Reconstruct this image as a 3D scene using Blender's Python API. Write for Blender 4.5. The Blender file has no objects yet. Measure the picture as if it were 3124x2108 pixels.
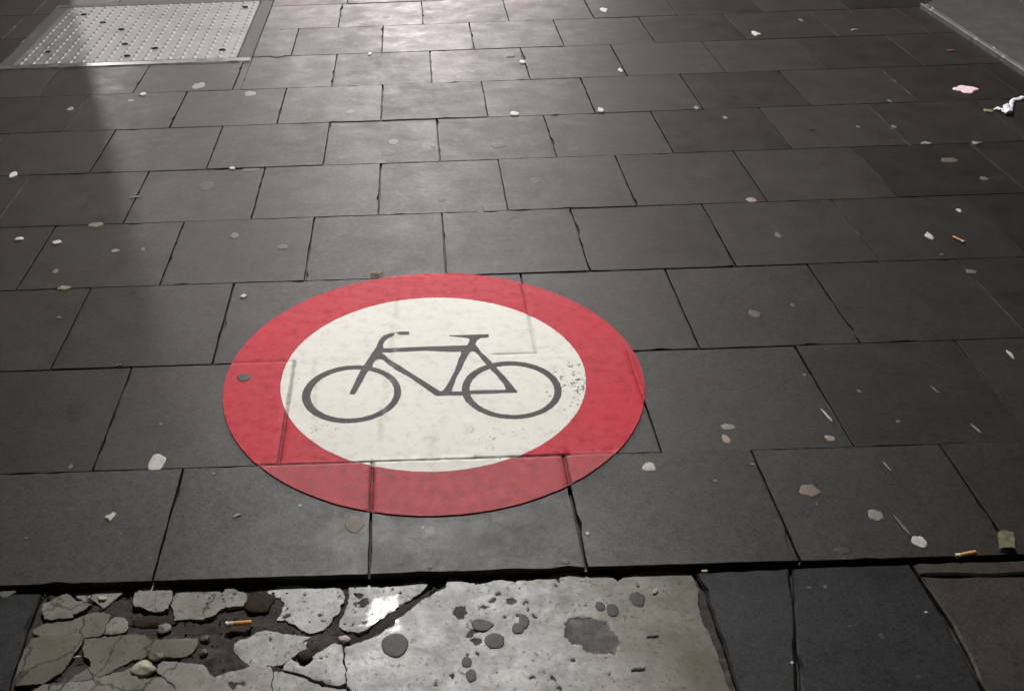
import bpy, math, random
from mathutils import Vector, Matrix, noise
from mathutils.geometry import delaunay_2d_cdt
R = math.radians
random.seed(7)
scene = bpy.context.scene
COL = scene.collection

# ---------------------------------------------------------------- camera
pitch, roll, yaw = R(33.19518), R(-2.17598), R(0.53564)
fw = Vector((0, math.cos(pitch), -math.sin(pitch))); rt = Vector((1, 0, 0)); up = rt.cross(fw)
rt, up = math.cos(roll)*rt + math.sin(roll)*up, -math.sin(roll)*rt + math.cos(roll)*up
Z = Matrix.Rotation(yaw, 3, 'Z'); rt, up, fw = Z @ rt, Z @ up, Z @ fw
cam = bpy.data.cameras.new('camera'); camo = bpy.data.objects.new('camera', cam); COL.objects.link(camo)
M = Matrix((rt, up, -fw)).transposed().to_4x4(); M.translation = (0, 0, 1.41459); camo.matrix_world = M
cam.sensor_fit = 'HORIZONTAL'; cam.sensor_width = 36; cam.lens = 36.662
cam.shift_x, cam.shift_y = 0.09393, 0.00386
cam.clip_start, cam.clip_end = 0.05, 600
scene.camera = camo

# ---------------------------------------------------------------- night sky, lamps, exposure
world = bpy.data.worlds.new('World'); scene.world = world; world.use_nodes = True
wn = world.node_tree; bg = wn.nodes['Background']
sky = wn.nodes.new('ShaderNodeTexSky'); sky.sky_type = 'NISHITA'; sky.sun_disc = False
sky.sun_elevation, sky.sun_rotation = R(1.0), R(200)
wn.links.new(sky.outputs[0], bg.inputs[0]); bg.inputs[1].default_value = 0.03
scene.view_settings.view_transform = 'Standard'; scene.view_settings.look = 'None'
scene.view_settings.exposure, scene.view_settings.gamma = 0, 1
# hanging street lamps beyond the far edge: (position, watts, radius, colour)
LAMPS = [((0.02, 5.45, 4.55), 1290, 0.16, (1.0, 0.975, 0.94)),
         ((0.0, 21.5, 4.1), 3250, 0.6, (1.0, 0.905, 0.90)),
         ((-3.3, 31.0, 4.0), 3000, 0.4, (1.0, 0.905, 0.90)),  # added left of the far lamp to spread the glare sideways
         ((3.4, 31.0, 4.0), 2700, 0.4, (1.0, 0.905, 0.90)),  # its added counterpart on the right, also there to widen the glare
         ((-5.25, 16.0, 3.6), 600, 0.06, (1.0, 0.96, 0.92))]

# ---------------------------------------------------------------- data in metres on the ground
ROWS = [1.3967, 1.728, 2.1247, 2.5284, 2.9276, 3.3285, 3.728, 4.1283, 4.55, 4.9603, 5.3681, 5.7731, 6.1781, 6.5831]
PERPS = {1: [-3.7157, -3.3157, -2.9157, -2.5157, -2.1157, -1.7157, -1.3157, -0.9157, -0.521, -0.117, 0.2887, 0.6865, 1.0843, 1.4843, 1.8843, 2.2843, 2.6843, 3.0843, 3.4843, 3.8843, 4.2843, 4.6843], 2: [-3.9083, -3.5083, -3.1083, -2.7083, -2.3083, -1.9083, -1.5083, -1.1083, -0.7169, -0.3175, 0.0917, 0.4967, 0.9046, 1.2917, 1.6917, 2.0917, 2.4917, 2.8917, 3.2917, 3.6917, 4.0917, 4.4917], 3: [-3.7253, -3.3253, -2.9253, -2.5253, -2.1253, -1.7253, -1.3253, -0.9189, -0.5199, -0.1253, 0.2731, 0.6728, 1.0662, 1.4747, 1.8747, 2.2747, 2.6747, 3.0747, 3.4747, 3.8747, 4.2747, 4.6747], 4: [-3.9296, -3.5296, -3.1296, -2.7296, -2.3296, -1.9296, -1.5296, -1.1277, -0.7289, -0.3251, 0.0691, 0.4657, 0.8704, 1.269, 1.6704, 2.0704, 2.4704, 2.8704, 3.2704, 3.6704, 4.0704, 4.4704], 5: [-3.7246, -3.3246, -2.9246, -2.5246, -2.1246, -1.7246, -1.3246, -0.9192, -0.5211, -0.127, 0.2731, 0.6718, 1.075, 1.4754, 1.8754, 2.2754, 2.6754, 3.0754, 3.4754, 3.8754, 4.2754, 4.6754], 6: [-3.9252, -3.5252, -3.1252, -2.7252, -2.3252, -1.9252, -1.5252, -1.1252, -0.7236, -0.3235, 0.0745, 0.4742, 0.8724, 1.2748, 1.6748, 2.0748, 2.4748, 2.8748, 3.2748, 3.6748, 4.0748, 4.4748], 7: [-3.7287, -3.3287, -2.9287, -2.5287, -2.1287, -1.7287, -1.3287, -0.9255, -0.5223, -0.1316, 0.2682, 0.6681, 1.0713, 1.4713, 1.8713, 2.2713, 2.6713, 3.0713, 3.4713, 3.8713, 4.2713, 4.6713], 8: [-3.9398, -3.5398, -3.1398, -2.7398, -2.3398, -1.9398, -1.5398, -1.1504, -0.7436, -0.3386, 0.0683, 0.4653, 0.8602, 1.2602, 1.6602, 2.0602, 2.4602, 2.8602, 3.2602, 3.6602, 4.0602, 4.4602], 9: [-3.7402, -3.3402, -2.9402, -2.5402, -2.1402, -1.7402, -1.3402, -0.9402, -0.5414, -0.1425, 0.2635, 0.6598, 1.0598, 1.4598, 1.8598, 2.2598, 2.6598, 3.0598, 3.4598, 3.8598, 4.2598, 4.6598], 10: [-3.5508, -3.1508, -2.7508, -2.3508, -1.9508, -1.5508, -1.1508, -0.7508, -0.3547, 0.0459, 0.4522, 0.8534, 1.2492, 1.6492, 2.0492, 2.4492, 2.8492, 3.2492, 3.6492, 4.0492, 4.4492, 4.8492], 11: [-3.93, -3.53, -3.13, -2.73, -2.33, -1.93, -1.53, -1.13, -0.73, -0.33, 0.07, 0.47, 0.87, 1.27, 1.67, 2.07, 2.47, 2.87, 3.27, 3.67, 4.07, 4.47], 12: [-3.73, -3.33, -2.93, -2.53, -2.13, -1.73, -1.33, -0.93, -0.53, -0.13, 0.27, 0.67, 1.07, 1.47, 1.87, 2.27, 2.67, 3.07, 3.47, 3.87, 4.27, 4.67], 13: [-3.93, -3.53, -3.13, -2.73, -2.33, -1.93, -1.53, -1.13, -0.73, -0.33, 0.07, 0.47, 0.87, 1.27, 1.67, 2.07, 2.47, 2.87, 3.27, 3.67, 4.07, 4.47]}
BIKE = [[(-0.0359, 2.2416), (-0.036, 2.2258), (-0.0611, 2.2267), (-0.0755, 2.2249), (-0.088, 2.214), (-0.0985, 2.1981), (-0.1019, 2.1819), (-0.0999, 2.1656), (-0.1014, 2.1529), (-0.1261, 2.1543), (-0.1177, 2.1764), (-0.1129, 2.2022), (-0.1025, 2.2249), (-0.0846, 2.2372), (-0.0612, 2.2425)], [(-0.1261, 2.1543), (-0.1014, 2.1529), (-0.1079, 2.1216), (-0.1183, 2.116), (-0.1249, 2.1009), (-0.1262, 2.0826), (-0.1377, 2.065), (-0.1605, 1.9871), (-0.1651, 1.976), (-0.1751, 1.9766), (-0.177, 1.9823), (-0.155, 2.0721), (-0.1456, 2.099), (-0.1359, 2.1264)], [(-0.1066, 2.1468), (-0.107, 2.167), (-0.0716, 2.1678), (0.0055, 2.169), (0.0585, 2.169), (0.1114, 2.169), (0.11, 2.1434), (0.0906, 2.1408), (0.0714, 2.14), (0.0051, 2.1497), (-0.0715, 2.1479)], [(-0.1236, 2.1226), (-0.1241, 2.1447), (-0.0986, 2.1416), (-0.0888, 2.1236), (-0.0748, 2.1072), (-0.037, 2.0622), (0.0025, 2.0155), (0.0332, 1.9791), (0.0398, 1.9759), (0.0343, 1.9593), (0.026, 1.9592), (0.0212, 1.9628), (0.0019, 1.988), (-0.0371, 2.0383), (-0.0711, 2.0733), (-0.092, 2.1021), (-0.1009, 2.1165), (-0.1132, 2.1226)], [(0.0907, 2.1414), (0.117, 2.143), (0.1092, 2.1276), (0.097, 2.0941), (0.0868, 2.0611), (0.0753, 2.0319), (0.0673, 2.0002), (0.0612, 1.9747), (0.0614, 1.9592), (0.026, 1.9592), (0.0331, 1.9749), (0.0415, 1.9801), (0.0487, 1.9955), (0.0579, 2.0182), (0.0714, 2.0575), (0.083, 2.1073), (0.0901, 2.1288)], [(0.0638, 2.218), (0.114, 2.2172), (0.1642, 2.2168), (0.1631, 2.2019), (0.1434, 2.1998), (0.1339, 2.1905), (0.1285, 2.1745), (0.1286, 2.1615), (0.1378, 2.1402), (0.1151, 2.1399), (0.1065, 2.1421), (0.1075, 2.1693), (0.1132, 2.1852), (0.1147, 2.1966), (0.1096, 2.2019), (0.0654, 2.2126)], [(0.1184, 2.1686), (0.1283, 2.1713), (0.1379, 2.1418), (0.1637, 2.0871), (0.1738, 2.0621), (0.1923, 2.0193), (0.2126, 1.9663), (0.212, 1.9601), (0.184, 1.9594), (0.1865, 1.9791), (0.1837, 1.9965), (0.1698, 2.0324), (0.1551, 2.0632), (0.1449, 2.0882), (0.1331, 2.1199), (0.1206, 2.1444)], [(0.0373, 1.9761), (0.0844, 1.974), (0.1076, 1.975), (0.1868, 1.9734), (0.2109, 1.9664), (0.212, 1.9595), (0.1659, 1.959), (0.1083, 1.9594), (0.0819, 1.958), (0.026, 1.9589)]]
WHEELS = [((-0.172, 1.9816, 0.1157), (-0.1702, 1.9814, 0.0975)), ((0.2002, 1.9748, 0.1157), (0.2008, 1.9731, 0.0981))]
CIRCLE = [0.0187, 2.0458, 0.4959, 0.3613]
SEAMS = [[(-0.0582, 2.5394), (-0.1063, 1.7969)], [(0.0125, 1.8557), (0.0097, 1.5562)], [(-0.2714, 2.141), (-0.249, 1.8348)]]
SEAMGAPS = [(-0.0684, 2.2345), (-0.0715, 2.1479), (-0.0773, 2.095), (-0.0828, 2.0321), (-0.0929, 1.9029)]
FRAGS = [([(-0.716, 1.3613), (-0.6994, 1.374), (-0.686, 1.3858), (-0.6757, 1.3816), (-0.6609, 1.3675), (-0.6288, 1.3565), (-0.6408, 1.3462), (-0.6566, 1.3373), (-0.6544, 1.3289), (-0.6792, 1.3275), (-0.7053, 1.3274), (-0.7122, 1.3419)], 0.85), ([(-0.6728, 1.3914), (-0.6509, 1.393), (-0.6347, 1.3874), (-0.6325, 1.3749), (-0.6393, 1.3691), (-0.6564, 1.3784)], 0.7), ([(-0.6316, 1.386), (-0.621, 1.3918), (-0.59, 1.3942), (-0.579, 1.3863), (-0.5883, 1.3706), (-0.6043, 1.3531), (-0.6199, 1.3646), (-0.6288, 1.3748)], 0.75), ([(-0.5512, 1.3814), (-0.5401, 1.3946), (-0.524, 1.3977), (-0.4944, 1.3977), (-0.4853, 1.3836), (-0.4843, 1.3688), (-0.4844, 1.3446), (-0.4989, 1.3356), (-0.5122, 1.3385), (-0.5324, 1.3489), (-0.546, 1.3531), (-0.5504, 1.3691)], 0.65), ([(-0.4793, 1.371), (-0.4739, 1.3868), (-0.4596, 1.39), (-0.4513, 1.3846), (-0.422, 1.3859), (-0.4038, 1.3876), (-0.3909, 1.3747), (-0.3829, 1.3573), (-0.3825, 1.344), (-0.3951, 1.329), (-0.4149, 1.318), (-0.4385, 1.3202), (-0.4659, 1.3177), (-0.4721, 1.3417), (-0.4784, 1.3563)], 0.6), ([(-0.3886, 1.3766), (-0.3829, 1.3855), (-0.368, 1.3849), (-0.3578, 1.377), (-0.3445, 1.3733), (-0.3441, 1.3557), (-0.3491, 1.345), (-0.3717, 1.3447), (-0.3779, 1.3474), (-0.3818, 1.3621)], 0.5), ([(-0.3076, 1.3799), (-0.3057, 1.3872), (-0.2926, 1.3854), (-0.2878, 1.3927), (-0.2748, 1.3922), (-0.2619, 1.3929), (-0.2435, 1.3934), (-0.2338, 1.388), (-0.2169, 1.3835), (-0.2059, 1.383), (-0.1913, 1.3849), (-0.1764, 1.383), (-0.165, 1.3751), (-0.1609, 1.3651), (-0.16, 1.3456), (-0.1678, 1.3387), (-0.1689, 1.3245), (-0.1787, 1.3061), (-0.1859, 1.2937), (-0.1942, 1.2837), (-0.2043, 1.2773), (-0.2164, 1.2755), (-0.2291, 1.2806), (-0.2387, 1.2901), (-0.2537, 1.2999), (-0.2668, 1.3074), (-0.2804, 1.3103), (-0.274, 1.3264), (-0.2733, 1.3383), (-0.2713, 1.3454), (-0.2786, 1.3651), (-0.2924, 1.3657), (-0.3039, 1.3711)], 0.02), ([(-0.1536, 1.3871), (-0.1436, 1.3891), (-0.1178, 1.3893), (-0.0919, 1.382), (-0.0772, 1.3813), (-0.0607, 1.3869), (-0.033, 1.392), (-0.0146, 1.3937), (-0.0064, 1.3883), (-0.0149, 1.3725), (-0.0334, 1.3549), (-0.0479, 1.3422), (-0.0695, 1.3228), (-0.089, 1.3083), (-0.1064, 1.2928), (-0.1193, 1.2803), (-0.1322, 1.274), (-0.1516, 1.2764), (-0.1624, 1.2813), (-0.1672, 1.2895), (-0.1669, 1.301), (-0.1599, 1.3241), (-0.157, 1.3383), (-0.1537, 1.3575), (-0.1537, 1.3746)], 0.0), ([(-0.3519, 1.2585), (-0.3433, 1.2659), (-0.3264, 1.2709), (-0.3122, 1.2839), (-0.2984, 1.2868), (-0.2802, 1.2815), (-0.2551, 1.2759), (-0.2302, 1.2716), (-0.2088, 1.2662), (-0.2002, 1.2558), (-0.2143, 1.2453), (-0.2325, 1.2351), (-0.2462, 1.2248), (-0.257, 1.2123), (-0.2633, 1.2068), (-0.271, 1.2071), (-0.2863, 1.2077), (-0.2894, 1.2044), (-0.3151, 1.206), (-0.3191, 1.2115), (-0.334, 1.2206), (-0.3388, 1.2316), (-0.3463, 1.2362), (-0.3513, 1.2474)], 0.25), ([(0.036, 1.3987), (0.0468, 1.3945), (0.068, 1.3824), (0.0813, 1.3782), (0.1005, 1.381), (0.1146, 1.3879), (0.1336, 1.387), (0.155, 1.3824), (0.1878, 1.3847), (0.2216, 1.3945), (0.2443, 1.401), (0.2663, 1.402), (0.2813, 1.3919), (0.2942, 1.3877), (0.311, 1.3907), (0.3279, 1.3937), (0.3368, 1.3821), (0.3435, 1.3737), (0.3503, 1.3815), (0.378, 1.3927), (0.406, 1.403), (0.4417, 1.4031), (0.4695, 1.4002), (0.4809, 1.3883), (0.4854, 1.372), (0.4859, 1.3498), (0.4748, 1.2981), (0.4748, 1.2744), (0.481, 1.2452), (0.4828, 1.217), (0.4825, 1.1814), (0.4842, 1.1227), (0.4845, 1.062), (0.0512, 1.0774), (-0.1386, 1.1073), (-0.1414, 1.1459), (-0.1465, 1.1575), (-0.1504, 1.1881), (-0.1526, 1.2164), (-0.1546, 1.2374), (-0.153, 1.2415), (-0.1429, 1.2444), (-0.1251, 1.2502), (-0.0997, 1.2648), (-0.0689, 1.2871), (-0.0637, 1.3005), (-0.0399, 1.3203), (-0.0292, 1.334), (-0.0237, 1.3409), (-0.002, 1.3543), (0.0227, 1.3714)], -1), ([(-0.1595, 1.2432), (-0.1729, 1.2475), (-0.1846, 1.2404), (-0.1994, 1.2301), (-0.2071, 1.2175), (-0.2147, 1.2054), (-0.2228, 1.1998), (-0.2297, 1.2017), (-0.2408, 1.2117), (-0.2475, 1.2205), (-0.2504, 1.2142), (-0.2587, 1.2028), (-0.2579, 1.1952), (-0.2441, 1.1911), (-0.2266, 1.1842), (-0.2022, 1.1711), (-0.1816, 1.1622), (-0.1614, 1.1577), (-0.1515, 1.1594), (-0.1501, 1.1655), (-0.1519, 1.1862), (-0.1565, 1.2011), (-0.1565, 1.2202), (-0.1581, 1.2355)], 0.12), ([(-0.2742, 1.1918), (-0.2593, 1.1919), (-0.2437, 1.1871), (-0.2262, 1.179), (-0.2018, 1.1658), (-0.1812, 1.1561), (-0.1628, 1.1533), (-0.1492, 1.1528), (-0.146, 1.1461), (-0.1415, 1.0979), (-0.2686, 1.1024), (-0.2728, 1.1619), (-0.2756, 1.1825)], 0.3), ([(-0.3724, 1.1799), (-0.3553, 1.1897), (-0.3306, 1.1946), (-0.3154, 1.202), (-0.2829, 1.1995), (-0.2785, 1.1847), (-0.2762, 1.1519), (-0.2715, 1.1025), (-0.3597, 1.1057), (-0.3674, 1.1532)], 0.5), ([(-0.7136, 1.2794), (-0.6992, 1.2845), (-0.6498, 1.2848), (-0.6222, 1.2807), (-0.6257, 1.2603), (-0.6316, 1.2429), (-0.6345, 1.2278), (-0.642, 1.2047), (-0.6562, 1.1947), (-0.6683, 1.1838), (-0.7114, 1.1812), (-0.716, 1.1907), (-0.7175, 1.2289), (-0.7182, 1.2594)], 0.95), ([(-0.6163, 1.2783), (-0.604, 1.2784), (-0.5779, 1.2799), (-0.5293, 1.2834), (-0.5145, 1.2801), (-0.4995, 1.2665), (-0.4702, 1.2694), (-0.4195, 1.2701), (-0.4163, 1.261), (-0.4221, 1.2435), (-0.4306, 1.233), (-0.4454, 1.2288), (-0.4634, 1.2332), (-0.4785, 1.2396), (-0.4922, 1.2388), (-0.5048, 1.2332), (-0.526, 1.2276), (-0.5392, 1.2173), (-0.5552, 1.2052), (-0.5745, 1.1933), (-0.5934, 1.1878), (-0.6248, 1.1852), (-0.6156, 1.1953), (-0.5936, 1.2156), (-0.5951, 1.2285), (-0.6083, 1.2398), (-0.6169, 1.2599)], 0.9), ([(-0.7193, 1.3047), (-0.7046, 1.3157), (-0.6852, 1.3231), (-0.6501, 1.3264), (-0.6345, 1.3359), (-0.6174, 1.34), (-0.6025, 1.3382), (-0.5901, 1.3353), (-0.5911, 1.3205), (-0.5917, 1.3042), (-0.593, 1.2951), (-0.5991, 1.2873), (-0.6216, 1.2852), (-0.651, 1.2894), (-0.7006, 1.2895), (-0.7142, 1.2935)], 0.88), ([(-0.5863, 1.2891), (-0.5854, 1.3039), (-0.5815, 1.3177), (-0.5723, 1.3249), (-0.5609, 1.3221), (-0.5524, 1.3119), (-0.5483, 1.299), (-0.5522, 1.2911), (-0.5691, 1.2873)], 0.75), ([(-0.4757, 1.2121), (-0.4673, 1.2176), (-0.4465, 1.2159), (-0.4201, 1.2115), (-0.3993, 1.2097), (-0.3906, 1.1973), (-0.3773, 1.1822), (-0.3714, 1.1544), (-0.3641, 1.1059), (-0.4237, 1.108), (-0.437, 1.168), (-0.4624, 1.1916), (-0.4745, 1.2015)], 0.7), ([(-0.6216, 1.1793), (-0.5918, 1.1813), (-0.57, 1.1888), (-0.5451, 1.1983), (-0.5275, 1.2029), (-0.5202, 1.2085), (-0.5152, 1.1936), (-0.5049, 1.1849), (-0.4875, 1.1822), (-0.475, 1.1869), (-0.4651, 1.188), (-0.4404, 1.164), (-0.4277, 1.1081), (-0.6702, 1.1168), (-0.6768, 1.1667), (-0.6662, 1.1765)], 0.8)]
PITS = [(0.0488, 1.311, 0.0126, 0.0151), (0.1102, 1.3375, 0.0058, 0.0065), (0.1229, 1.3525, 0.0051, 0.0058), (0.1379, 1.3503, 0.0034, 0.004), (0.1423, 1.3346, 0.0081, 0.0077), (0.1684, 1.3304, 0.0037, 0.0042), (0.1725, 1.3141, 0.0035, 0.0039), (0.0907, 1.3214, 0.0045, 0.0052), (0.0977, 1.3242, 0.0028, 0.0031), (0.1517, 1.2993, 0.0041, 0.0046), (0.13, 1.2972, 0.0034, 0.0038), (0.1831, 1.2957, 0.0041, 0.0045), (0.191, 1.2844, 0.0031, 0.0035), (0.2355, 1.3836, 0.003, 0.0035), (0.2302, 1.3694, 0.0032, 0.0038), (0.276, 1.3184, 0.0032, 0.0036), (0.2529, 1.3248, 0.0018, 0.0021), (0.3793, 1.3619, 0.0032, 0.0037), (0.0618, 1.2144, 0.0035, 0.0038), (0.075, 1.2153, 0.0033, 0.0035), (0.0294, 1.1705, 0.0032, 0.0034), (0.0011, 1.1558, 0.003, 0.0031), (0.1984, 1.1602, 0.0043, 0.0045), (0.1646, 1.1628, 0.006, 0.0037), (0.2337, 1.1958, 0.0039, 0.0041), (0.258, 1.2105, 0.0026, 0.0028), (0.2166, 1.1522, 0.0019, 0.002), (0.1347, 1.1387, 0.0031, 0.0033), (0.2062, 1.1379, 0.0042, 0.0043), (0.0434, 1.3693, 0.0018, 0.0022), (0.0771, 1.2685, 0.0168, 0.0063), (0.0757, 1.2455, 0.0093, 0.0072), (0.0632, 1.2589, 0.0049, 0.0072), (0.1016, 1.1758, 0.0026, 0.0027), (0.2929, 1.1651, 0.0021, 0.0023), (0.1849, 1.1726, 0.002, 0.0021), (-0.235, 1.3677, 0.0027, 0.0031), (-0.1717, 1.3619, 0.0033, 0.0037), (-0.2638, 1.3173, 0.0063, 0.0047), (-0.2656, 1.3368, 0.0022, 0.0024), (-0.1353, 1.3628, 0.0064, 0.0054), (-0.1256, 1.3442, 0.009, 0.0121), (-0.1409, 1.3424, 0.0045, 0.0052), (-0.1576, 1.2933, 0.0028, 0.0031), (-0.1453, 1.2932, 0.0025, 0.0028), (-0.1233, 1.2981, 0.0035, 0.004), (-0.1088, 1.3185, 0.0022, 0.0024), (-0.0908, 1.3708, 0.0022, 0.0025), (-0.0735, 1.38, 0.0026, 0.0029), (-0.1333, 1.385, 0.0018, 0.0021), (-0.057, 1.3378, 0.0018, 0.002), (-0.143, 1.3258, 0.0032, 0.0037), (-0.2871, 1.2637, 0.0021, 0.0045), (-0.2234, 1.2987, 0.0024, 0.0027), (-0.3667, 1.3749, 0.0033, 0.0025), (-0.1918, 1.2045, 0.0021, 0.0022), (-0.1867, 1.2182, 0.0018, 0.0018), (-0.1976, 1.2154, 0.0017, 0.0018), (-0.199, 1.3046, 0.0036, 0.0028), (-0.2051, 1.3166, 0.0025, 0.0028), (-0.0286, 1.163, 0.0029, 0.0031), (-0.3417, 1.1644, 0.0084, 0.0072), (-0.3286, 1.166, 0.0034, 0.0033)]
PATCH = [(0.2322, 1.2767), (0.2397, 1.2849), (0.251, 1.2912), (0.2667, 1.2916), (0.2795, 1.2901), (0.294, 1.2827), (0.306, 1.2771), (0.3134, 1.2667), (0.3162, 1.2533), (0.3219, 1.2415), (0.3237, 1.2301), (0.3152, 1.2175), (0.3115, 1.2033), (0.3029, 1.2116), (0.2895, 1.2064), (0.2699, 1.2097), (0.2608, 1.2164), (0.2574, 1.2278), (0.2453, 1.2315), (0.2333, 1.2368), (0.2304, 1.2534)]
FRONT = [('dark', [(-1.01, 1.3783), (-0.8033, 1.3813), (-0.7774, 1.3871), (-0.7273, 1.385), (-0.7279, 1.3323), (-0.7259, 1.2724), (-0.7238, 1.237), (-0.7236, 1.1923), (-0.7191, 1.1624), (-0.7135, 1.1138), (-1.01, 1.1192)]), ('dark', [(0.4921, 1.3863), (0.6639, 1.391), (0.6535, 1.3446), (0.6433, 1.2921), (0.5902, 1.1141), (0.5632, 0.962), (0.4847, 0.962), (0.497, 1.1176), (0.4973, 1.2212), (0.4953, 1.3155), (0.4911, 1.3697)]), ('dark', [(0.6682, 1.391), (0.8866, 1.391), (0.8887, 1.3601), (0.8914, 1.3097), (0.8936, 1.2784), (0.8943, 1.2218), (0.892, 1.1559), (0.8881, 1.1055), (0.8741, 0.962), (0.565, 0.962), (0.617, 1.1943), (0.6576, 1.3408)]), ('brown', [(0.906, 1.391), (1.415, 1.391), (1.415, 1.391), (1.415, 1.3896), (1.415, 1.3425), (1.415, 1.3505), (0.9975, 1.3547), (0.8932, 1.3599), (0.8915, 1.3848)]), ('brown', [(0.8932, 1.3566), (0.9939, 1.3526), (1.415, 1.3487), (1.415, 1.3407), (1.415, 0.962), (0.8778, 0.962), (0.8943, 1.1028), (0.8971, 1.1501), (0.8995, 1.2125), (0.901, 1.2618), (0.8979, 1.2961), (0.8965, 1.3172)])]
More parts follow.
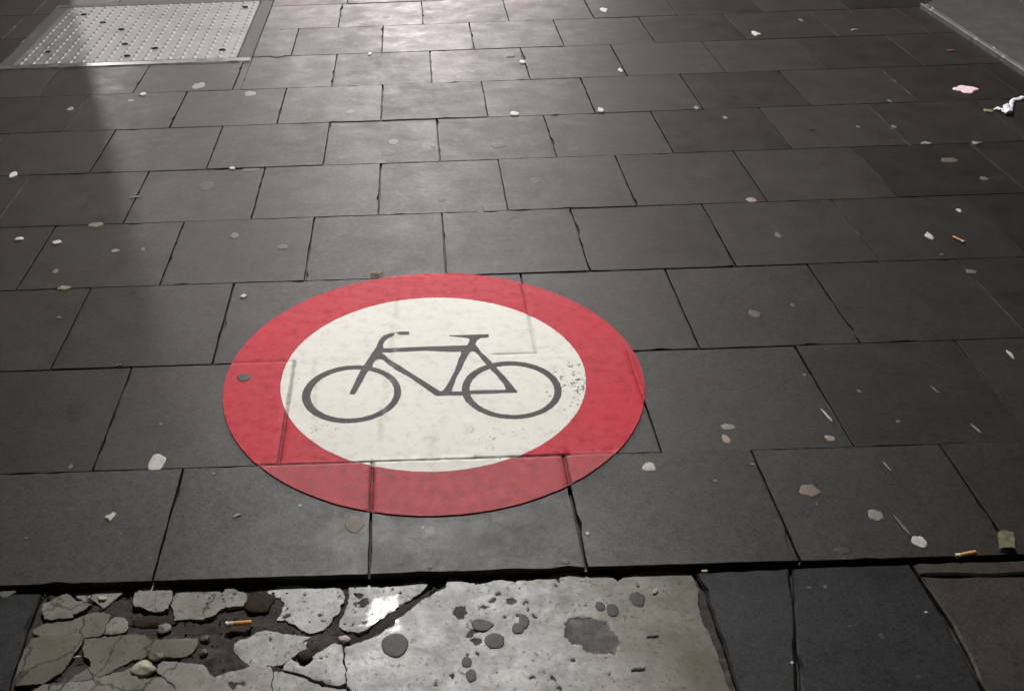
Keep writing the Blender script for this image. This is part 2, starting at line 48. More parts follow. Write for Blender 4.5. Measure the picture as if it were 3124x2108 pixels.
LITTER = [('gum', 'pale', -0.8913, 4.1936, 0.0257, 0.04, 'larger pale grey gum spot on the slab below the metal cover'), ('gum', 'pale', -0.664, 4.0756, 0.0227, 0.0313, 'pale oval gum spot just under the joint right of the metal cover'), ('gum', 'pale', -1.139, 4.0453, 0.0131, 0.0155, 'small pale gum spot, lower of two beside the shadow edge under the metal cover'), ('crumb', 'white', -1.1032, 4.1098, 0.0121, 0.0141, 'tiny white crumb, upper of two beside the shadow edge under the metal cover'), ('gum', 'pale', -1.3617, 3.9714, 0.0131, 0.0183, 'small pale gum spot in the shaded slabs below the left end of the metal cover'), ('crumb', 'white', -1.3899, 3.3322, 0.0145, 0.0202, 'white crumb at the left picture edge in the shaded slabs'), ('crumb', 'white', -0.6348, 3.3291, 0.0091, 0.0113, 'tiny white crumb at a joint three slab rows above the ring, left of centre'), ('gum', 'brown', -0.5686, 3.3123, 0.0302, 0.0175, 'faint pinkish smear of gum on the joint beside a tiny white crumb'), ('gum', 'tan', -1.0031, 2.9254, 0.0223, 0.0165, 'tan flattened gum at the foot of the shadow edge on the left'), ('sliver', 'pale', -0.9217, 3.1181, 0.017, 0.0091, 'pale thin sliver lying across the joint near the shadow edge'), ('gum', 'dark', -0.6, 4.5585, 0.0359, 0.023, 'dark flat smear on the slab right of the metal cover corner'), ('gum', 'darkfaint', -0.702, 3.1915, 0.0256, 0.0353, 'round dark gum stain on the slab left of centre, two rows above the ring'), ('crumb', 'white', -1.2161, 2.8414, 0.0127, 0.0118, 'white crumb near the left picture edge, left one of a pair'), ('crumb', 'white', -1.0929, 2.8113, 0.0117, 0.0117, 'white angular crumb near the left picture edge, right one of a pair'), ('gum', 'pale', -0.9016, 2.7468, 0.0124, 0.0113, 'small pale oval gum on the slab left of the ring, two rows up'), ('gum', 'grey', -0.821, 2.7493, 0.0071, 0.0113, 'small faint ring of gum just right of a pale oval gum on the left slabs'), ('leaf', 'yellow', -0.9932, 2.5285, 0.0166, 0.015, 'pale yellowish leaf scrap on the joint at the left'), ('gum', 'tan', -1.0476, 2.6329, 0.0077, 0.0124, 'faint tan gum dot above the yellowish leaf scrap'), ('gum', 'grey', -0.5594, 2.8172, 0.0142, 0.0175, 'faint grey gum spot on the slab up and left of the ring'), ('gum', 'brown', -0.4059, 2.7333, 0.0156, 0.0168, 'faint pinkish gum spot on the slab above the ring, near its top left'), ('crumb', 'white', -0.4844, 2.4523, 0.0081, 0.0095, 'bright white crumb beside the upper left rim of the red ring'), ('gum', 'dark', -0.3788, 2.4714, 0.0064, 0.008, 'small dark gum dot between the bright crumb and the ring top'), ('gum', 'grey', -0.6007, 1.8872, 0.0047, 0.0055, 'small faint grey gum dot on the slab left of the ring'), ('crumb', 'grey', -0.9664, 2.3725, 0.0064, 0.0046, 'tiny grey grit crumb on the left slabs beside the ring level'), ('sliver', 'tan', -0.7502, 2.132, 0.0102, 0.0052, 'thin tan fibre caught in the joint left of the ring'), ('gum', 'white', -0.5821, 1.7505, 0.0178, 0.0309, 'large white oblong gum splat on the joint at lower left of the ring'), ('paper', 'white', -0.6416, 1.5785, 0.0107, 0.0118, 'small white torn paper scrap on the lower left slab'), ('gum', 'grey', -0.7683, 1.7465, 0.0048, 0.008, 'faint grey gum dot left of the large oblong gum splat'), ('crumb', 'pale', -0.4536, 1.7043, 0.0035, 0.0043, 'tiny pale crumb beside the slab corner under the oblong gum splat'), ('sliver', 'pale', -0.3841, 1.5696, 0.0074, 0.0069, 'thin curved pale fibre on the slab under the ring, left side'), ('crumb', 'white', -0.2613, 1.5951, 0.0036, 0.0044, 'tiny white crumb on the slab just below the ring rim at lower left'), ('gum', 'grey', -0.7916, 1.3923, 0.0145, 0.015, 'pale grey smear at the lower left picture edge on the slab corner'), ('crumb', 'grey', -0.7962, 1.5252, 0.0032, 0.0033, 'tiny grey crumb on the slab at the lower left picture edge'), ('gum', 'tan', -0.1493, 1.5345, 0.0188, 0.0219, 'big tan gum spot touching the joint below the ring'), ('gum', 'white', 0.4595, 1.6791, 0.0145, 0.0151, 'white oval gum spot right of the lower right ring rim'), ('crumb', 'white', 0.3043, 1.4871, 0.0039, 0.0049, 'tiny white crumb on the slab below the ring, right of the joint'), ('crumb', 'white', -0.0128, 1.5199, 0.0023, 0.0034, 'tiny white speck on the slab centred below the ring'), ('gum', 'grey', 0.2524, 1.4153, 0.0071, 0.0076, 'faint grey scuff of gum at the front slab edge right of centre'), ('crumb', 'pale', -0.0018, 1.411, 0.0039, 0.0038, 'tiny pale chip on the front slab edge at centre'), ('gum', 'pale', 0.6604, 1.8122, 0.0139, 0.0119, 'pale grey oval gum, upper of two stacked spots right of the ring'), ('gum', 'pink', 0.6456, 1.77, 0.0077, 0.0161, 'pinkish oval gum, lower of two stacked spots right of the ring'), ('gum', 'pink', 0.866, 1.7626, 0.0101, 0.0105, 'pinkish gum spot beside the joint, far right of the ring'), ('gum', 'tan', 0.7658, 1.5928, 0.0202, 0.0176, 'big tan brown gum spot on the slab at lower right'), ('gum', 'pale', 0.8703, 1.5156, 0.0151, 0.0152, 'pale grey gum with a torn edge at lower right'), ('gum', 'white', 0.9222, 1.4401, 0.0143, 0.0151, 'brightest white gum spot at lower right, at the slab corner'), ('gum', 'darkfaint', 0.7733, 1.4224, 0.0149, 0.0095, 'faint dark grey gum spot near the front slab edge at lower right'), ('crumb', 'white', 1.4616, 2.6661, 0.009, 0.0178, 'round white crumb beside the orange cigarette butt at upper right'), ('sliver', 'pale', 1.4483, 2.5531, 0.0067, 0.0058, 'short pale sliver below the round white crumb on the right'), ('gum', 'grey', 1.4835, 2.4542, 0.0138, 0.0126, 'grey oval gum spot under the upper right cigarette butt'), ('crumb', 'white', 1.3943, 2.0547, 0.0047, 0.0148, 'bright white crumb close to the right picture edge at ring level'), ('sliver', 'pale', 1.1585, 1.9225, 0.0039, 0.0135, 'small pale flake on the right slabs, level with the bicycle'), ('sliver', 'pale', 1.1844, 1.7752, 0.0043, 0.0171, 'straight pale splinter close to the right picture edge'), ('sliver', 'white', 0.8859, 1.8423, 0.0045, 0.0244, 'white splinter wedged in the slab joint right of the ring'), ('gum', 'grey', 1.039, 2.7038, 0.0083, 0.0182, 'faint grey gum ring on the slab right of the ring top'), ('gum', 'grey', 0.9594, 2.3144, 0.0051, 0.008, 'small faint grey gum dot on the slab right of the ring'), ('gum', 'brown', 0.8506, 2.2775, 0.0155, 0.0171, 'faint brownish gum spot up and right of the ring'), ('crumb', 'pale', 0.8886, 2.0009, 0.0024, 0.0042, 'tiny pale speck left of the white splinter'), ('gum', 'grey', 1.0318, 1.811, 0.005, 0.0052, 'faint grey gum fleck on the right slabs below the pale flake'), ('gum', 'grey', 0.9898, 1.9274, 0.0046, 0.0062, 'faint grey gum dot right of the joint at bicycle level'), ('sliver', 'pale', 0.9469, 1.6596, 0.0035, 0.0176, 'pale splinter on the right slabs above the torn gum'), ('sliver', 'grey', 0.9079, 1.4849, 0.0045, 0.0282, 'long grey curved sliver running to the brightest white gum'), ('crumb', 'white', 0.5062, 1.3902, 0.0064, 0.0045, 'white crumb in the dark gap at the corner of the pale broken stone'), ('crumb', 'pale', 0.5858, 1.6286, 0.0041, 0.0031, 'tiny pale crumb on the slab right of the white oval gum'), ('crumb', 'pale', 0.6761, 1.6769, 0.0042, 0.0033, 'tiny pale crumb on the joint at lower right, near the big tan gum'), ('crumb', 'grey', 0.7674, 1.5532, 0.002, 0.003, 'tiny grey speck under the big tan gum'), ('crumb', 'white', 0.6016, 1.172, 0.0024, 0.0028, 'tiny white speck on the joint of the two dark front slabs'), ('crumb', 'white', 0.8684, 1.2739, 0.003, 0.0017, 'tiny white speck on the dark front slab near the brown paving'), ('crumb', 'grey', 0.6835, 1.3404, 0.0039, 0.0021, 'tiny grey speck near the top of the dark front slab'), ('gum', 'grey', 0.714, 1.3405, 0.0036, 0.0042, 'tiny grey gum ring near the top of the dark front slab'), ('gum', 'dark', 0.7252, 1.2467, 0.0035, 0.0042, 'small dark gum dot in the middle of the dark front slab'), ('gum', 'dark', 0.7718, 1.2229, 0.0055, 0.0071, 'dark gum spot right of centre on the dark front slab'), ('gum', 'dark', 0.9127, 1.1335, 0.0123, 0.0123, 'dark gum spot on the brown paving at the lower right'), ('gum', 'dark', 0.7996, 1.1357, 0.0042, 0.0047, 'small dark gum dot low on the dark front slab'), ('crumb', 'white', 0.3679, 3.7529, 0.0185, 0.0212, 'white elongated lump on a joint in the lit slabs, upper centre'), ('crumb', 'white', 0.6919, 3.7553, 0.013, 0.0198, 'white lump on a joint right of the elongated white lump'), ('crumb', 'white', 0.8427, 4.1999, 0.0077, 0.0255, 'tiny bright white crumb, upper right of the lit slabs'), ('crumb', 'white', 0.4574, 4.3523, 0.0117, 0.0232, 'white crumb on a perpend joint near the top of the lit slabs'), ('crumb', 'white', 0.9162, 5.0941, 0.0152, 0.0376, 'white crumb at the top picture edge right of the glare'), ('crumb', 'white', -0.193, 4.5375, 0.0103, 0.0145, 'tiny white crumb on a joint in the bright glare'), ('leaf', 'darkleaf', 0.4139, 4.4345, 0.015, 0.0199, 'small dark curled leaf on the lit slab near the top'), ('gum', 'pale', -0.0838, 3.5143, 0.0188, 0.0233, 'pale gum with a dark rim on the lit slab at centre'), ('gum', 'dark', -0.1046, 3.4158, 0.0235, 0.0288, 'dark gum smear just below the pale gum on the lit slab'), ('gum', 'dark', 0.2815, 3.4503, 0.0234, 0.024, 'dark tailed gum smear on the lit slab right of centre'), ('gum', 'dark', 0.1565, 3.4682, 0.0057, 0.0121, 'tiny dark gum dot left of the tailed smear'), ('gum', 'dark', 0.188, 2.9441, 0.0136, 0.0271, 'dark gum smear on a joint two rows above the ring'), ('gum', 'darkfaint', 0.0724, 3.0223, 0.0139, 0.0173, 'faint dark square gum stain above the ring, centre'), ('gum', 'darkfaint', 0.3789, 3.1374, 0.017, 0.0229, 'faint dark gum stain on the slab above the right half of the ring'), ('gum', 'darkfaint', -0.1294, 5.1127, 0.0185, 0.0253, 'faint dark gum stain at the top in the glare'), ('gum', 'darkfaint', 0.3541, 4.9293, 0.0178, 0.0214, 'faint dark gum stain on a joint at the top, right of the glare'), ('gum', 'pale', -0.2533, 3.8253, 0.0202, 0.0188, 'faint pale gum smear left of the glare, near centre top'), ('sliver', 'grey', 0.5157, 3.7279, 0.014, 0.0075, 'thin grey fibre along the joint between two white lumps'), ('gum', 'tan', 0.0558, 3.4638, 0.0072, 0.0161, 'small tan gum dot left of the open joint at upper centre'), ('crumb', 'white', 1.5196, 4.6268, 0.0157, 0.0298, 'white oval crumb at upper right, nearest the glare'), ('sliver', 'white', 1.9594, 4.6361, 0.0181, 0.0171, 'white splinter at upper right, left of the stone threshold'), ('petal', 'pinkbright', 2.0936, 3.8429, 0.0383, 0.0424, 'bright pink flat scrap below the stone threshold'), ('leaf', 'yellow', 2.0718, 3.6105, 0.0131, 0.02, 'small yellow green leaf scrap left of the white tissue'), ('crumb', 'pale', 1.732, 3.336, 0.0154, 0.0125, 'pale elongated crumb, left of two below the white tissue'), ('crumb', 'pale', 1.8993, 3.3248, 0.0157, 0.0112, 'pale elongated crumb, right of two below the white tissue'), ('gum', 'brown', 1.7491, 3.1934, 0.0259, 0.0188, 'faint brown gum smear below the two pale crumbs'), ('crumb', 'white', 1.6151, 2.8228, 0.0059, 0.0126, 'tiny white crumb on the right slabs, above the orange butt'), ('gum', 'pink', 1.0279, 2.9443, 0.0169, 0.0156, 'faint pinkish gum on a joint up and right of the ring'), ('gum', 'pale', 1.1274, 3.6392, 0.0078, 0.0145, 'small pale gum dot right of the lit slabs'), ('crumb', 'pale', 1.0478, 3.7406, 0.0074, 0.0181, 'tiny pale crumb at the start of a thin joint right of the lit slabs'), ('gum', 'grey', 1.5644, 3.507, 0.0065, 0.0109, 'tiny grey gum dot in the dim slabs at upper right'), ('gum', 'grey', 1.6872, 3.4998, 0.009, 0.0162, 'faint grey gum dot right of a tiny one at upper right'), ('leaf', 'redleaf', 2.2408, 4.302, 0.0128, 0.0189, 'small reddish leaf scrap above the bright pink scrap'), ('gum', 'grey', 1.7788, 4.8124, 0.0097, 0.0228, 'tiny grey gum dot between the oval crumb and the white splinter'), ('leaf', 'darkleaf', 1.3978, 3.4946, 0.0055, 0.0135, 'tiny dark crumb of leaf in the dim slabs at upper right'), ('gum', 'grey', 1.7919, 3.0431, 0.0116, 0.0152, 'faint grey gum spot near the right picture edge'), ('gum', 'grey', 1.7699, 3.7487, 0.0074, 0.0136, 'tiny grey gum dot on a joint under the stone threshold side'), ('gumsign', 'dark', -0.4343, 2.058, 0.0156, 0.0161, 'dark gum spot stuck on the left of the red ring'), ('leaf', 'tanleaf', -0.1247, 2.5527, 0.0176, 0.0088, 'tan leaf sliver touching the top of the red ring'), ('gumstone', 'dark', -0.0673, 1.2405, 0.0235, 0.0261, 'large round dark gum disc on the pale broken stone'), ('gumstone', 'dark', 0.0864, 1.2798, 0.0186, 0.0141, 'upper lobe of the dark double gum on the pale broken stone'), ('gumstone', 'dark', 0.1065, 1.2434, 0.0178, 0.0179, 'lower round lobe of the dark double gum on the pale stone'), ('gumstone', 'darkfaint', 0.3717, 1.3298, 0.0131, 0.0162, 'faint round dark gum near the right end of the pale stone'), ('gumstone', 'dark', 0.1499, 1.2699, 0.0108, 0.0121, 'small dark gum with a white centre on the pale stone'), ('gumstone', 'dark', 0.1617, 1.2846, 0.0094, 0.0169, 'ragged dark gum smear on the middle of the pale stone'), ('gumstone', 'darkfaint', 0.3225, 1.3055, 0.0109, 0.0145, 'dark gum above the big ragged patch on the pale stone, right one'), ('gumstone', 'darkfaint', 0.3017, 1.3151, 0.0089, 0.0104, 'dark gum above the big ragged patch on the pale stone, left one'), ('gumstone', 'dark', 0.0557, 1.199, 0.009, 0.0112, 'small squarish dark gum low on the pale stone'), ('gumstone', 'darkfaint', 0.0616, 1.1709, 0.0089, 0.0128, 'torn dark gum scrap low on the pale stone'), ('sliver', 'white', 0.4077, 1.3468, 0.005, 0.0062, 'white splinter on the right end of the pale broken stone'), ('leaf', 'darkleaf', 0.3433, 1.172, 0.0123, 0.0042, 'dark narrow leaf lying low on the pale stone'), ('leaf', 'darkleaf', 0.382, 1.242, 0.011, 0.0034, 'thin dark twig like leaf on the right of the pale stone'), ('crumbstone', 'white', -0.612, 1.3716, 0.0078, 0.0054, 'white crumb on a small fragment at the left of the broken stone'), ('sliverstone', 'white', -0.6207, 1.2342, 0.0077, 0.0026, 'white splinter on the muddy hollow at the lower left'), ('pebble', 'pinkpale', -0.1575, 1.2601, 0.0101, 0.0085, 'pale pinkish flat pebble in the crack of the broken stone'), ('pebble', 'pinkgrey', -0.482, 1.2966, 0.0111, 0.0139, 'greyish pink round pebble in the mud among the fragments'), ('pebble', 'cream', -0.5019, 1.2081, 0.0193, 0.0171, 'cream lump of broken stone at the lower left'), ('pebble', 'mud', -0.4912, 1.3167, 0.0271, 0.0165, 'brown mud coated stone behind the greyish pink pebble'), ('pebble', 'olive', -0.4818, 1.232, 0.0156, 0.0098, 'small rounded olive stone wedged above the cream lump'), ('pebble', 'mud', -0.3173, 1.3524, 0.0275, 0.0291, 'brown mud lump beside the bright stone fragment'), ('pebble', 'mud', -0.2207, 1.2295, 0.0138, 0.013, 'dark mud lump in the wide crack under the bright fragments'), ('pebble', 'mud', -0.5165, 1.3177, 0.029, 0.0141, 'flat brown mud lump left of the greyish pink pebble'), ('pebble', 'olive', -0.4052, 1.272, 0.0088, 0.0091, 'small olive pebble left of the cigarette butt hollow'), ('pebble', 'olive', -0.402, 1.2409, 0.0077, 0.0079, 'tiny olive pebble in the mud below the cigarette butt')]
BUTTS = [((-0.3243, 1.2969), (-0.3705, 1.2941), -0.018, 0.3, 'orange cigarette butt with a white end in the mud of the broken stone'), ((1.0128, 1.4045), (0.9726, 1.3964), 0.0, 0.2, 'orange cigarette butt at the lower right, beside the folded leaf'), ((1.5225, 2.6525), (1.5382, 2.6196), 0.0, 0.0, 'small orange cigarette butt at upper right beside a white crumb')]
FOLDLEAF = [(1.0764, 1.4527), (1.0915, 1.4546), (1.1042, 1.4514), (1.0956, 1.429), (1.087, 1.4061), (1.0727, 1.4084), (1.0568, 1.4091), (1.0657, 1.4303)]
TISSUE = [[(2.0965, 3.6072), (2.1147, 3.6233), (2.116, 3.5994), (2.1192, 3.5843), (2.1191, 3.5667)], [(2.1394, 3.6239), (2.128, 3.5893), (2.1171, 3.5582)], [(2.1265, 3.5689), (2.1538, 3.6165), (2.1821, 3.6681), (2.2016, 3.697), (2.2175, 3.7031), (2.2306, 3.7034), (2.2573, 3.7225), (2.2992, 3.7499)]]


# ---------------------------------------------------------------- helpers
def tag(o, label=None, cat=None, group=None, kind=None):
    if label: o['label'] = label
    if cat: o['category'] = cat
    if group: o['group'] = group
    if kind: o['kind'] = kind
    return o
def link(name, me, mat=None, parent=None, loc=None):
    o = bpy.data.objects.new(name, me); COL.objects.link(o)
    if mat is not None: me.materials.append(mat)
    if parent is not None: o.parent = parent
    if loc is not None: o.location = loc
    return o
def mesh(name, vs, fs, smooth=False, attrs=None):
    me = bpy.data.meshes.new(name); me.from_pydata([tuple(v) for v in vs], [], fs); me.update()
    if smooth: me.polygons.foreach_set('use_smooth', [True]*len(me.polygons))
    for k, vals in (attrs or {}).items():
        a = me.attributes.new(k, 'FLOAT', 'POINT'); a.data.foreach_set('value', vals)
    return me
def empty(name, loc=(0, 0, 0)):
    o = bpy.data.objects.new(name, None); COL.objects.link(o); o.location = loc; return o
def N(x, y, s, seed=0.0): return noise.noise(Vector((x*s, y*s, seed)))
def inside(x, y, P):
    c = False; j = len(P)-1
    for i in range(len(P)):
        xi, yi = P[i]; xj, yj = P[j]
        if (yi > y) != (yj > y) and x < (xj-xi)*(y-yi)/(yj-yi)+xi: c = not c
        j = i
    return c
def segd(x, y, a, b):
    dx, dy = b[0]-a[0], b[1]-a[1]; l = dx*dx+dy*dy
    t = max(0, min(1, ((x-a[0])*dx+(y-a[1])*dy)/l)) if l else 0
    return math.hypot(x-a[0]-t*dx, y-a[1]-t*dy)
def pold(x, y, P): return min(segd(x, y, P[i-1], P[i]) for i in range(len(P)))
def resample(P, step, closed=True, jit=0.0, rnd=random):
    out = []
    for i in range(len(P) if closed else len(P)-1):
        a, b = P[i], P[(i+1) % len(P)]; l = math.hypot(b[0]-a[0], b[1]-a[1]); n = max(1, round(l/step))
        for k in range(n):
            t = k/n; x, y = a[0]+(b[0]-a[0])*t, a[1]+(b[1]-a[1])*t
            if k and jit: x += rnd.uniform(-jit, jit); y += rnd.uniform(-jit, jit)
            out.append((x, y))
    return out

# ---------------------------------------------------------------- materials
def mat(name):
    m = bpy.data.materials.new(name); m.use_nodes = True; nt = m.node_tree; nt.nodes.clear()
    out = nt.nodes.new('ShaderNodeOutputMaterial'); b = nt.nodes.new('ShaderNodeBsdfPrincipled')
    nt.links.new(b.outputs[0], out.inputs[0]); return m, nt, b
def node(nt, t, **kw):
    n = nt.nodes.new(t)
    for k, v in kw.items():
        if k.startswith('i_'):
            key = k[2:]; key = int(key) if key.isdigit() else key
            n.inputs[key].default_value = v
        else: setattr(n, k, v)
    return n
def noise_tex(nt, scale, detail=4, rough=0.55, seed=0.0, vec=None):
    n = node(nt, 'ShaderNodeTexNoise', i_Scale=scale, i_Detail=detail, i_Roughness=rough)
    g = vec
    if g is None: g = node(nt, 'ShaderNodeNewGeometry').outputs['Position']
    if seed:
        a = node(nt, 'ShaderNodeVectorMath'); a.inputs[1].default_value = (seed, seed*1.7, seed*.3); nt.links.new(g, a.inputs[0]); g = a.outputs[0]
    nt.links.new(g, n.inputs['Vector']); return n.outputs['Fac']
def ramp(nt, fac, stops):
    r = node(nt, 'ShaderNodeValToRGB'); el = r.color_ramp.elements
    while len(el) < len(stops): el.new(0.5)
    for e, (p, c) in zip(el, stops):
        e.position = p; e.color = (c, c, c, 1) if isinstance(c, (int, float)) else (*c, 1)
    nt.links.new(fac, r.inputs[0]); return r.outputs[0]
def mix(nt, fac, a, b, mode='MIX'):
    m = node(nt, 'ShaderNodeMix', data_type='RGBA', blend_type=mode)
    for s, v in ((0, fac), (6, a), (7, b)):
        if hasattr(v, 'node'): nt.links.new(v, m.inputs[s])
        elif isinstance(v, (int, float)): m.inputs[s].default_value = v if s == 0 else (v, v, v, 1)
        else: m.inputs[s].default_value = (*v, 1)
    return m.outputs[2]
def mth(nt, op, a, b=0.0, clamp=False):
    m = node(nt, 'ShaderNodeMath', operation=op, use_clamp=clamp)
    for s, v in ((0, a), (1, b)):
        if hasattr(v, 'node'): nt.links.new(v, m.inputs[s])
        else: m.inputs[s].default_value = v
    return m.outputs[0]
def bump(nt, b, h, strength, dist, prev=None):
    n = node(nt, 'ShaderNodeBump', i_Strength=strength, i_Distance=dist); nt.links.new(h, n.inputs['Height'])
    if prev is not None: nt.links.new(prev, n.inputs['Normal'])
    nt.links.new(n.outputs[0], b.inputs['Normal']); return n.outputs[0]
def attr(nt, name): return node(nt, 'ShaderNodeAttribute', attribute_name=name).outputs['Fac']

def slab_material(name, dark, light, r0, r1, tint=0.25, grain=1.0, gloss=1.0):
    m, nt, b = mat(name)
    big = noise_tex(nt, 2.2, 5, .6); mid = noise_tex(nt, 17, 6, .65, 3.1); fine = noise_tex(nt, 210, 3, .7, 9.0); spk = noise_tex(nt, 620, 2, .6, 4.0)
    c = mix(nt, ramp(nt, mid, [(.30, 0.0), (.72, 1.0)]), dark, light)
    c = mix(nt, mth(nt, 'MULTIPLY', ramp(nt, big, [(.35, 0.0), (.7, 1.0)]), .55), c, tuple(v*.72 for v in dark))
    c = mix(nt, .55*grain, c, ramp(nt, fine, [(.3, .35), (.7, .78)]), 'OVERLAY')
    c = mix(nt, mth(nt, 'MULTIPLY', ramp(nt, spk, [(.66, 0.0), (.74, 1.0)]), .35*grain), c, tuple(v*2.1 for v in light))
    oi = node(nt, 'ShaderNodeObjectInfo').outputs['Random']
    c = mix(nt, 1.0, c, ramp(nt, oi, [(0, (1-tint, 1-tint, 1-tint)), (.5, (1, .985, .97)), (1, (1+tint, 1+tint*.95, 1+tint*.9))]), 'MULTIPLY')
    nt.links.new(c, b.inputs['Base Color'])
    rr = mix(nt, ramp(nt, noise_tex(nt, 9, 5, .6, 6.0), [(.3, 0.0), (.7, 1.0)]), r0, r1)
    rr = mth(nt, 'ADD', mth(nt, 'ADD', rr, mth(nt, 'MULTIPLY', mth(nt, 'SUBTRACT', oi, .5), .07)), mth(nt, 'MULTIPLY', mth(nt, 'SUBTRACT', fine, .5), .22*grain))
    rr = mth(nt, 'SUBTRACT', rr, mth(nt, 'MULTIPLY', ramp(nt, noise_tex(nt, 24, 4, .6, 33.0), [(.52, 0.0), (.68, 1.0)]), .05))
    nt.links.new(rr, b.inputs['Roughness']); 
    sp = mth(nt, 'ADD', mth(nt, 'MULTIPLY', ramp(nt, noise_tex(nt, 60, 5, .75, 15.0), [(.3, 0.0), (.72, 1.0)]), .20*gloss), mth(nt, 'MULTIPLY', ramp(nt, fine, [(.32, 0.0), (.7, 1.0)]), .24*gloss))
    sp = mth(nt, 'MULTIPLY', mth(nt, 'ADD', sp, .13*gloss), mth(nt, 'ADD', mth(nt, 'MULTIPLY', oi, .16), .90))
    sp = mth(nt, 'MULTIPLY', sp, mth(nt, 'ADD', mth(nt, 'MULTIPLY', ramp(nt, big, [(.3, 0.0), (.7, 1.0)]), .3), .83))
    nt.links.new(sp, b.inputs['Specular IOR Level'])
    h = mth(nt, 'ADD', mth(nt, 'MULTIPLY', fine, .5), mth(nt, 'ADD', mth(nt, 'MULTIPLY', mid, 1.3), mth(nt, 'MULTIPLY', spk, .25)))
    bump(nt, b, h, .36*grain, .0012)
    return m
M_SLAB = slab_material('slab_stone', (.0108, .0092, .0080), (.0182, .0158, .0138), .47, .585, .14, 1.0, .9)
M_DARK = slab_material('blue_black_slab', (.0108, .0114, .0128), (.0165, .0170, .0184), .46, .6, .1, 1.6, .55)
M_BROWN = slab_material('brown_slab', (.023, .0195, .016), (.043, .037, .030), .45, .6, .1, 1.0)
M_THRESH = slab_material('threshold_stone', (.055, .055, .05), (.09, .089, .08), .45, .6, .05, 1.0)

def dirt_material(name, a, c2, rough=.8):
    m, nt, b = mat(name)
    f = noise_tex(nt, 45, 8, .7); f2 = noise_tex(nt, 260, 4, .7, 2.0)
    c = mix(nt, ramp(nt, f, [(.3, 0.0), (.7, 1.0)]), a, c2)
    c = mix(nt, ramp(nt, f2, [(.62, 0.0), (.72, .5)]), c, tuple(v*2.6 for v in c2))
    nt.links.new(c, b.inputs['Base Color']); 
    nt.links.new(ramp(nt, f, [(.35, rough-.35), (.65, rough)]), b.inputs['Roughness'])
    bump(nt, b, mth(nt, 'ADD', f, mth(nt, 'MULTIPLY', f2, .5)), .8, .006); return m
M_BED = dirt_material('joint_dirt', (.011, .009, .008), (.026, .022, .018))
M_MUD = dirt_material('mud', (.013, .008, .0052), (.040, .025, .0165), .85)

def paint_material(name, col, dirtcol, wear, rough, worncol, groove):
    m, nt, b = mat(name)
    big = noise_tex(nt, 5, 6, .6, 1.0); mid = noise_tex(nt, 38, 6, .7, 5.0); fine = noise_tex(nt, 170, 4, .65, 8.0)
    c = mix(nt, mth(nt, 'MULTIPLY', ramp(nt, big, [(.38, 0.0), (.72, 1.0)]), wear), col, worncol)
    c = mix(nt, mth(nt, 'MULTIPLY', ramp(nt, mid, [(.50, 0.0), (.76, 1.0)]), .45), c, dirtcol)
    c = mix(nt, mth(nt, 'MULTIPLY', ramp(nt, fine, [(.70, 0.0), (.76, 1.0)]), .5), c, dirtcol)
    c = mix(nt, mth(nt, 'MULTIPLY', attr(nt, 'fade'), ramp(nt, mid, [(.3, .3), (.7, .8)])), c, tuple(.5*v+.5*w for v, w in zip(worncol, (.26, .14, .13) if col[1] < .03 else ((.55, .54, .52) if col[1] < .1 else worncol))))
    d = attr(nt, 'dirt')
    dn = mth(nt, 'MULTIPLY', d, ramp(nt, mid, [(.25, .7), (.55, 1.0)]))
    c = mix(nt, dn, c, groove)
    ch = attr(nt, 'chip')
    thr = mth(nt, 'SUBTRACT', noise_tex(nt, 95, 5, .7, 12.0), mth(nt, 'SUBTRACT', .725, mth(nt, 'MULTIPLY', ch, .20)))
    c = mix(nt, ramp(nt, thr, [(0, 0.0), (.03, 1.0)]), c, (.10, .098, .09))
    nt.links.new(c, b.inputs['Base Color'])
    nt.links.new(ramp(nt, mid, [(.3, rough-.06), (.7, rough+.1)]), b.inputs['Roughness'])
    bump(nt, b, mth(nt, 'ADD', mid, mth(nt, 'MULTIPLY', fine, .5)), .25, .0012); b.inputs['Specular IOR Level'].default_value = .16
    return m
M_RED = paint_material('red_thermoplastic', (.53, .0155, .036), (.13, .014, .017), .5, .58, (.38, .034, .050), (.075, .012, .014))
M_WHITE = paint_material('white_thermoplastic', (.80, .79, .735), (.42, .40, .34), .45, .58, (.70, .685, .62), (.11, .122, .105))
M_GREY = paint_material('grey_thermoplastic', (.058, .054, .058), (.035, .034, .034), .5, .6, (.075, .070, .073), (.03, .03, .03))

